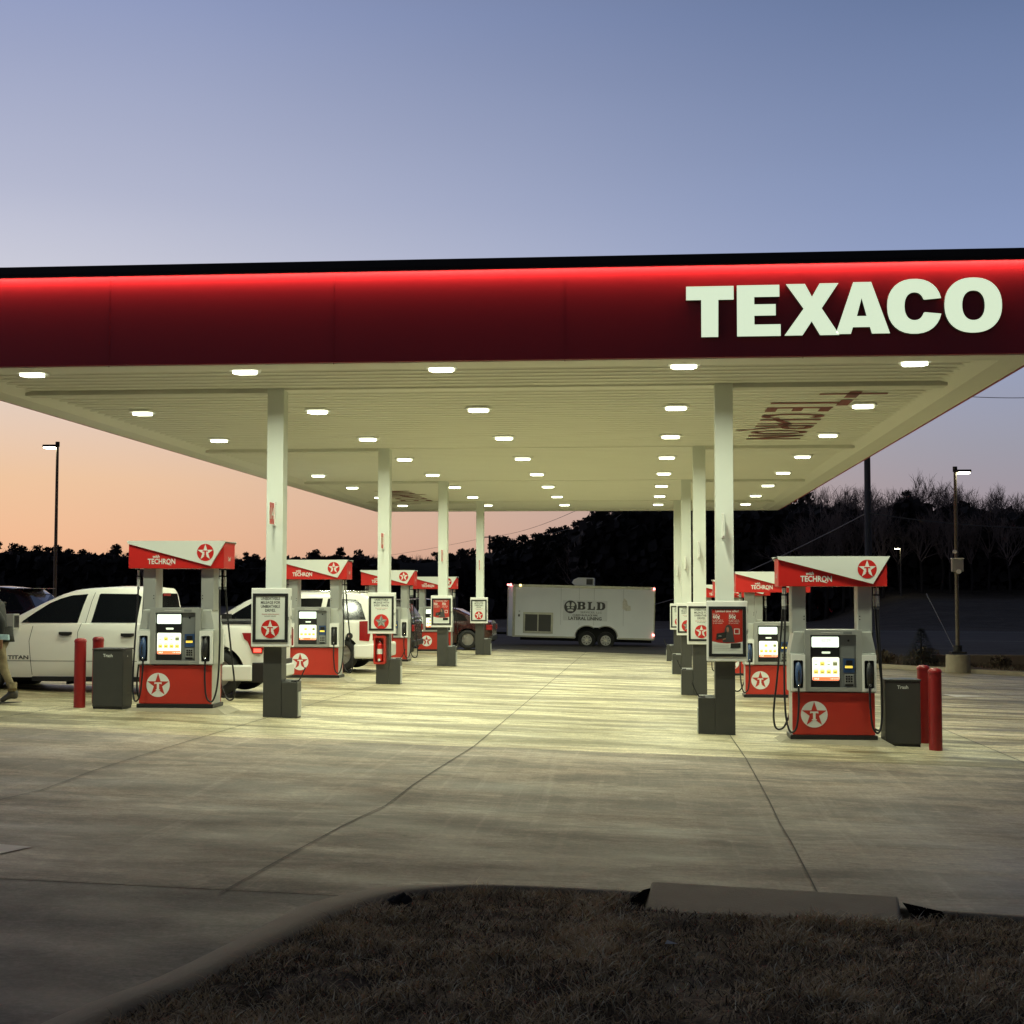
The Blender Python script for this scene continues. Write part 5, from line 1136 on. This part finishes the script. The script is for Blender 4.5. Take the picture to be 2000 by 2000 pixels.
# ------------------------------------------------------------------ verge on the right
def verge(x, y): return gz(x, y) + .16 + .10 * noise.noise(Vector((x * .5, y * .5, 2)))
b = MB().mat('earth'); xs_ = frange(6.3, 30, .5); vs = []; NY = 7
def vy(x, t):
    y0 = 47.4 - (x - 6.3) * .72 if x < 16 else 40.4; return y0 + (y0 + 6.5 - y0) * t
for x in xs_:
    for j in range(NY): t = j / (NY - 1); y = vy(x, t); vs.append((x, y, (verge(x, y) if 0 < j else gz(x, y) + .10) if j < NY - 1 else terrain(x, y) - .02))
b.add(vs, [(i * NY + j, (i + 1) * NY + j, (i + 1) * NY + j + 1, i * NY + j + 1) for i in range(len(xs_) - 1) for j in range(NY - 1)], True); tag(b.build('verge'), kind='structure')
b = MB().mat('curb'); vs = []
for x in xs_:
    y = vy(x, 0); z = gz(x, y); vs += [(x, y - .16, z - .02), (x, y - .15, z + .12), (x, y - .01, z + .13), (x, y + .01, z + .09)]
b.add(vs, [(i * 4 + j, (i + 1) * 4 + j, (i + 1) * 4 + j + 1, i * 4 + j + 1) for i in range(len(xs_) - 1) for j in range(3)], True); tag(b.build('kerb'), kind='structure')
b = MB().mat('wall'); z = gz(11, 46) + .2; b.box(9.1, 12.6, 46.9, 47.2, z - .3, z + .30)
tag(b.build('low_wall', bevel=.03), 'low tan masonry wall behind the lamp on the verge', 'wall')
# faint lane edge on the road
b = MB().mat('paintmark')
def road_z(x, y): return terrain(x, y) + .016
line(b, [(12, 81.5), (20, 81.2), (34, 80.6)], .10, zf=road_z); line(b, [(-30, 82.5), (12, 81.5)], .10, zf=road_z); line(b, [(13.5, 66.5), (19.5, 66.2)], .09, zf=road_z); line(b, [(17, 60.5), (21.5, 60.3)], .09, zf=road_z)
tag(b.build('lane_markings'), kind='structure')

# ------------------------------------------------------------------ trees
def leafcloud(b, g, blobs, n, sz):
    for c, rad in blobs:
        m = int(n * (rad[0] * rad[2]) / sum(q[1][0] * q[1][2] for q in blobs)); c = Vector(c)
        for _ in range(m):
            v = Vector(g.normal(size=3)); v = v / v.length * (g.random() ** .45); p = c + Vector((v.x * rad[0], v.y * rad[1], v.z * rad[2]))
            a = Vector(g.normal(size=3)).normalized(); e = a.orthogonal().normalized(); f_ = a.cross(e); s = sz * (.5 + g.random())
            b.add([p - e * s - f_ * s * .35, p + e * s * .2 - f_ * s * .6, p + e * s * .9 + f_ * s * .1, p + f_ * s * .6], [(0, 1, 2, 3)])
def limb(b, p, d, L, r, depth, g, spread, twigs):
    k = 4; pts = [p]; q = Vector(p); dd = Vector(d)
    for i in range(k):
        dd = (dd + Vector(g.normal(size=3)) * .13 + Vector((0, 0, .06))).normalized(); q = q + dd * L / k; pts.append(q.copy())
    b.tube(pts, [r * (1 - .45 * i / k) for i in range(k + 1)], 5 if r > .05 else 3)
    if depth == 0: return
    nb = 3 if depth > 1 else twigs
    for i in range(nb):
        t = pts[1 + int(g.random() * (k))] if i else pts[-1]
        a = dd.orthogonal().normalized(); a.rotate(Matrix.Rotation(g.random() * 6.283, 3, dd)); nd = (dd + a * spread * (.5 + .7 * g.random()) + Vector((0, 0, .18))).normalized()
        limb(b, t, nd, L * (.62 + .2 * g.random()), r * .55, depth - 1, g, spread, twigs)
def make_bare(seed, H, spread=.6):
    g = np.random.default_rng(seed); r = empty('bare_tree', (0, 0, 0)); b = MB().mat('bark'); th = H * .42
    pts = [Vector((0, 0, -.5)), Vector((.1 * g.normal(), .1 * g.normal(), th * .5)), Vector((.25 * g.normal(), .2 * g.normal(), th))]; b.tube(pts, [H * .016, H * .013, H * .011], 7); b.build('trunk', r)
    b = MB().mat('twig')
    for i in range(7):
        a = i * .9 + g.random(); t = .55 + .45 * g.random() if i else 1; d = Vector((math.cos(a) * spread, math.sin(a) * spread, 1.0)).normalized() if i else Vector((0, 0, 1))
        limb(b, pts[1].lerp(pts[2], t), d, H * .20, H * .0075, 3, g, spread * 1.05, 8)
    b.build('crown', r); return r
def make_pine(seed, H, full=1.):
    g = np.random.default_rng(seed); r = empty('pine_tree', (0, 0, 0)); b = MB().mat('bark').tube([(0, 0, -.5), (.1 * g.normal(), .1 * g.normal(), H * .5), (.2 * g.normal(), .2 * g.normal(), H * .93)], [H * .018, H * .013, H * .004], 7)
    blobs = []
    for i in range(11):
        z = H * (.42 + .54 * (i / 10)); w = H * .17 * full * math.sin(math.pi * min(1, .25 + .72 * (1 - i / 10))) + .2; a = g.random() * 6.28; q = w * .65 * g.random()
        c = (q * math.cos(a), q * math.sin(a), z + .3 * g.normal()); blobs.append((c, (w * (.5 + .3 * g.random()), w * (.5 + .3 * g.random()), H * .045 * (.8 + .6 * g.random())))); b.tube([(0, 0, z - .6), (c[0] * .6, c[1] * .6, z - .25), c], .035 * H / 12, 4)
    b.build('trunk', r); b = MB().mat('needle'); leafcloud(b, g, blobs, 1500, H * .021); b.build('crown', r); return r
def put(proto, x, y, s, label, cat, group, rz=None, used=set()):
    z = terrain(x, y) - .2
    if proto.name in used: o = dup(proto, None, (x, y, z), label=label, cat=cat, group=group)
    else: used.add(proto.name); o = proto; o.location = (x, y, z); tag(o, label, cat, group)
    o.scale = (s, s, s * rnd.uniform(.95, 1.05)); o.rotation_euler.z = rnd.uniform(0, 6.28) if rz is None else rz; return o
bares = [make_bare(11, 12), make_bare(12, 12, .75), make_bare(13, 12, .5), make_bare(14, 12, .85)]; pines = [make_pine(21, 12), make_pine(22, 12, 1.2), make_pine(23, 12, .85)]
def topz(px, y, py): return EYE + (1153 - py) / 2829.3 * y, RX(px) * y
def where_r(px): return 'between the canopy edge and the near utility pole' if px < 1690 else 'between the near utility pole and the footed lamp' if px < 1866 else 'to the right of the footed lamp'
def where_c(px): return 'left of the trailer top' if px < 1000 else 'above the left half of the trailer' if px < 1130 else 'above the right half of the trailer' if px < 1290 else 'behind the right row of columns'
def where_l(px): return 'left of the tall slim lamp' if px < 108 else 'between the slim lamp and the nearest left pump' if px < 255 else 'just behind the nearest left pump' if px < 500 else 'between the nearest and second left columns' if px < 740 else 'between the second and third left columns' if px < 855 else 'between the third and farthest left columns'
GB = 'bare trees on the hilltop right of the canopy'; GP = 'dark pines on the hilltop right of the canopy'
for px, py, y in [(1600, 952, 128), (1625, 948, 140), (1650, 955, 132), (1672, 940, 138), (1690, 950, 150), (1712, 944, 136), (1735, 948, 130), (1752, 952, 142), (1790, 948, 146), (1806, 930, 134), (1828, 936, 130), (1846, 934, 141), (1860, 950, 150), (1888, 958, 136), (1905, 950, 142), (1925, 958, 132), (1942, 956, 146), (1962, 962, 138), (1985, 958, 130), (2010, 952, 140), (2040, 955, 134), (1570, 968, 140), (1545, 975, 134), (1582, 1000, 121), (1612, 985, 122), (1645, 1005, 121), (1665, 990, 123), (1700, 975, 122), (1722, 990, 120), (1758, 1000, 121), (1800, 985, 121), (1836, 978, 122), (1858, 1000, 120), (1895, 1000, 121), (1930, 985, 122), (1972, 1000, 120), (1560, 1020, 120)]:
    zt_, x = topz(px, y, py); s = (zt_ - terrain(x, y) + .2) / 10.9
    put(bares[int(px * 7 + y) % 4], x, y, s, 'leafless tree on the hilltop ' + where_r(px), 'tree', GB + ', ' + where_r(px))
for px, py, y in [(1588, 972, 132), (1560, 990, 134), (1632, 988, 131), (1668, 1003, 130), (1745, 990, 131), (1778, 962, 132), (1822, 992, 130), (1870, 976, 132), (1916, 998, 130), (1985, 1003, 131), (1525, 1003, 133)]:
    zt_, x = topz(px, y, py); s = (zt_ - terrain(x, y) + .2) / 11.9
    put(pines[int(px + y) % 3], x, y, s, 'dark pine on the hilltop ' + where_r(px), 'tree', GP + ', ' + where_r(px))
GC = 'trees behind the trailer'
for px, py, y in [(968, 1052, 190), (985, 1056, 200), (1003, 1062, 185), (1030, 1048, 178), (1048, 1040, 172), (1062, 1036, 180), (1082, 1030, 168), (1100, 1028, 172), (1118, 1034, 165), (1142, 1015, 150), (1155, 1000, 150), (1172, 990, 146), (1195, 985, 148), (1220, 975, 142), (1250, 970, 145), (1285, 965, 140), (1320, 965, 142), (1360, 965, 140), (1400, 965, 138), (1440, 965, 140), (1480, 968, 138), (1510, 970, 139), (930, 1072, 220), (905, 1078, 230)]:
    zt_, x = topz(px, y, py); s = (zt_ - terrain(x, y) + .2) / 11.9
    put(pines[int(px + y) % 3], x, y, s, 'dark pine in the rising tree line ' + where_c(px), 'tree', GC + ', ' + where_c(px))
for px, py, y in [(1012, 1052, 196), (1130, 1022, 158), (1165, 996, 155), (1125, 1030, 162)]:
    zt_, x = topz(px, y, py); s = (zt_ - terrain(x, y) + .2) / 12.6
    put(bares[int(px) % 3], x, y, s, 'leafless tree among the pines ' + where_c(px), 'tree', 'leafless trees ' + where_c(px))
# dense woodland filling the slope below the crest: reads as one mass
def wood(name, prof, y0, y1, n, sz, seed, label, m='scrub', zlow=-3.):
    g = np.random.default_rng(seed); b = MB().mat(m); pxs = [p[0] for p in prof]; vs = []; fs = []
    for _ in range(n):
        px = g.uniform(pxs[0], pxs[-1]); y = g.uniform(y0, y1); zt_, x = topz(px, y, lerp_pts(prof, px)); zb = terrain(x, y) - .3
        if zt_ < zb: continue
        tb = .5 + .5 * noise.noise(Vector((x * .35, y * .1, seed))); z = zb + (zt_ - zb) * (g.random() ** .8) * (.86 + .14 * tb)
        p = Vector((x, y, z)); a = Vector(g.normal(size=3)).normalized(); e = a.orthogonal().normalized(); f_ = a.cross(e); s = sz * (.5 + .8 * g.random()); o = len(vs)
        vs += [p - e * s - f_ * s * .4, p + e * s * .2 - f_ * s * .7, p + e * s * .9 + f_ * s * .1, p + f_ * s * .7, p - e * s * .5 + f_ * s * .5]; fs.append((o, o + 1, o + 2, o + 3, o + 4))
    b.add(vs, fs); return tag(b.build(name), label, 'wood', kind='stuff')
wood('woodland', [(1120, 1025), (1180, 1000), (1300, 975), (1500, 985), (1590, 978), (1640, 992), (1680, 1002), (1740, 992), (1776, 972), (1830, 1000), (1870, 982), (1915, 1000), (2000, 1005), (2300, 990)], 124, 152, 30000, .62, 5, 'dark woodland covering the slope right of the trailer')
wood('woodland', [(870, 1092), (960, 1078), (1000, 1068), (1060, 1052), (1110, 1045), (1160, 1015), (1200, 1000)], 170, 215, 7000, .9, 6, 'dark woodland behind the trailer')
# solid ground of the hill behind the trees closes the gaps between the trunks
b = MB().mat('scrub'); prof = [(780, 1100), (900, 1096), (960, 1085), (1060, 1062), (1110, 1052), (1160, 1024), (1300, 990), (1500, 998), (1590, 990), (1640, 1004), (1700, 1014), (1776, 990), (1850, 1008), (2000, 1014), (2300, 1000), (2700, 1010)]
vs = []; n = 0
for px in frange(780, 2700, 24):
    yb = 235 if px < 1000 else 235 - 75 * sstep((px - 1000) / 200); rows = []
    zt_, x = topz(px, yb, lerp_pts(prof, px) + 6 * noise.noise(Vector((px * .03, 0, 0))))
    vs += [(x * .93, yb - 14, terrain(x, yb - 14) - 1), (x * .97, yb - 5, terrain(x, yb) + (zt_ - terrain(x, yb)) * .6), (x, yb, zt_), (x * 1.1, yb + 25, zt_ - 1), (x * 1.2, yb + 60, -4)]; n += 1
b.add(vs, [(i * 5 + j, (i + 1) * 5 + j, (i + 1) * 5 + j + 1, i * 5 + j + 1) for i in range(n - 1) for j in range(4)], True); tag(b.build('hill'), kind='structure')
# far tree line on the left
LB = [(-400, 1070), (-40, 1066), (60, 1064), (110, 1068), (160, 1074), (200, 1067), (240, 1074), (330, 1076), (430, 1080), (520, 1084), (560, 1078), (640, 1077), (700, 1074), (745, 1080), (800, 1082), (860, 1082), (900, 1078), (950, 1082)]
wood('woodland', [(a, c + 13) for a, c in LB], 332, 372, 20000, 1.7, 8, 'far dark woodland along the horizon at left')
b = MB().mat('scrub'); vs = []; n = 0
for px in frange(-420, 960, 20):
    zt_, x = topz(px, 380, lerp_pts(LB, px) + 22 + 3 * noise.noise(Vector((px * .05, 4, 0)))); vs += [(x, 365, -6), (x, 372, -6 + (zt_ + 6) * .7), (x, 380, zt_), (x * 1.1, 420, zt_ - 2), (x * 1.2, 480, -8)]; n += 1
b.add(vs, [(i * 5 + j, (i + 1) * 5 + j, (i + 1) * 5 + j + 1, i * 5 + j + 1) for i in range(n - 1) for j in range(4)], True); tag(b.build('hill'), kind='structure')
GF = 'trees of the far tree line at left'
px = -30.
while px < 955:
    y = rnd.uniform(338, 358); py = lerp_pts(LB, px) + rnd.uniform(-3, 4) ; zt_, x = topz(px, y, py); bare = rnd.random() < .55; pr_ = rnd.choice(bares if bare else pines)
    s = (zt_ - terrain(x, y) + .2) / (11.2 if bare else 11.9)
    put(pr_, x, y, s, ('leafless tree' if bare else 'dark pine') + ' in the far tree line ' + where_l(px), 'tree', GF + (' without leaves, ' if bare else ', ') + where_l(px))
    px += rnd.uniform(8, 15)
# tall thin leafless tree that shows above the nearest left pump
zt_, x = topz(291, 120, 1035); put(bares[2], x, 120, (zt_ - terrain(x, 120)) / 12.6, 'spindly leafless tree rising behind the nearest left pump', 'tree', None)
# young spruce and scrub on the verge
g = np.random.default_rng(40); r = empty('young_spruce', (8.72, 46.6, gz(8.7, 46.6) + .1), label='small conical spruce on the verge left of the footed lamp', cat='tree')
b = MB().mat('bark').cyl((0, 0, -.1), (0, 0, 1.15), .035, .01, n=7); b.build('trunk', r); b = MB().mat('spruce')
for i in range(1800):
    z = .08 + 1.1 * g.random() ** 1.2; w = .62 * (1.22 - z) / 1.1 * (.6 + .4 * g.random()); a = g.random() * 6.283; p = Vector((w * math.cos(a), w * math.sin(a), z)); d = Vector((math.cos(a), math.sin(a), -.15 + .3 * g.random())); s = .11
    q = Vector((-math.sin(a), math.cos(a), 0)) * .035; b.add([p - q, p + q, p + d * s + q * .3, p + d * s - q * .3], [(0, 1, 2, 3)])
b.build('crown', r)
for k, (x, y, rr, lb) in enumerate([(7.55, 46.9, .42, 'low dry shrub on the verge near the right pump hoses'), (9.0, 47.5, .5, 'low dry shrub right behind the small spruce'), (10.9, 45.6, .35, 'low dry shrub in front of the low wall')]):
    r = empty('dry_shrub', (x, y, verge(x, y)), label=lb, cat='shrub'); b = MB().mat('bark')
    for i in range(9): a = i * .7; b.tube([(0, 0, -.05), (rr * .4 * math.cos(a), rr * .4 * math.sin(a), rr * .5), (rr * .8 * math.cos(a + .2), rr * .8 * math.sin(a + .2), rr * .8)], .008, 4)
    b.build('stems', r); b = MB().mat('shrub'); leafcloud(b, g, [((0, 0, rr * .5), (rr, rr, rr * .55))], 500, .05); b.build('foliage', r)
# low grass of the verge and bank
bv = []; bf = []
for _ in range(9000):
    x = g.uniform(6.6, 16); t = g.uniform(.03, .9); y = vy(x, t); z = verge(x, y) - .01; h = .06 + .12 * g.random(); a = g.random() * 6.28; w = .01; o = len(bv)
    bv += [(x - w * math.cos(a), y - w * math.sin(a), z), (x + w * math.cos(a), y + w * math.sin(a), z), (x + .06 * g.normal(), y + .06 * g.normal(), z + h)]; bf.append((o, o + 1, o + 2))
me = bpy.data.meshes.new('grass'); me.from_pydata(bv, [], bf); me.materials.append(MT['shrub']); o = bpy.data.objects.new('grass', me); COL.objects.link(o); tag(o, 'dry grass on the dark verge at right', 'grass', kind='stuff')
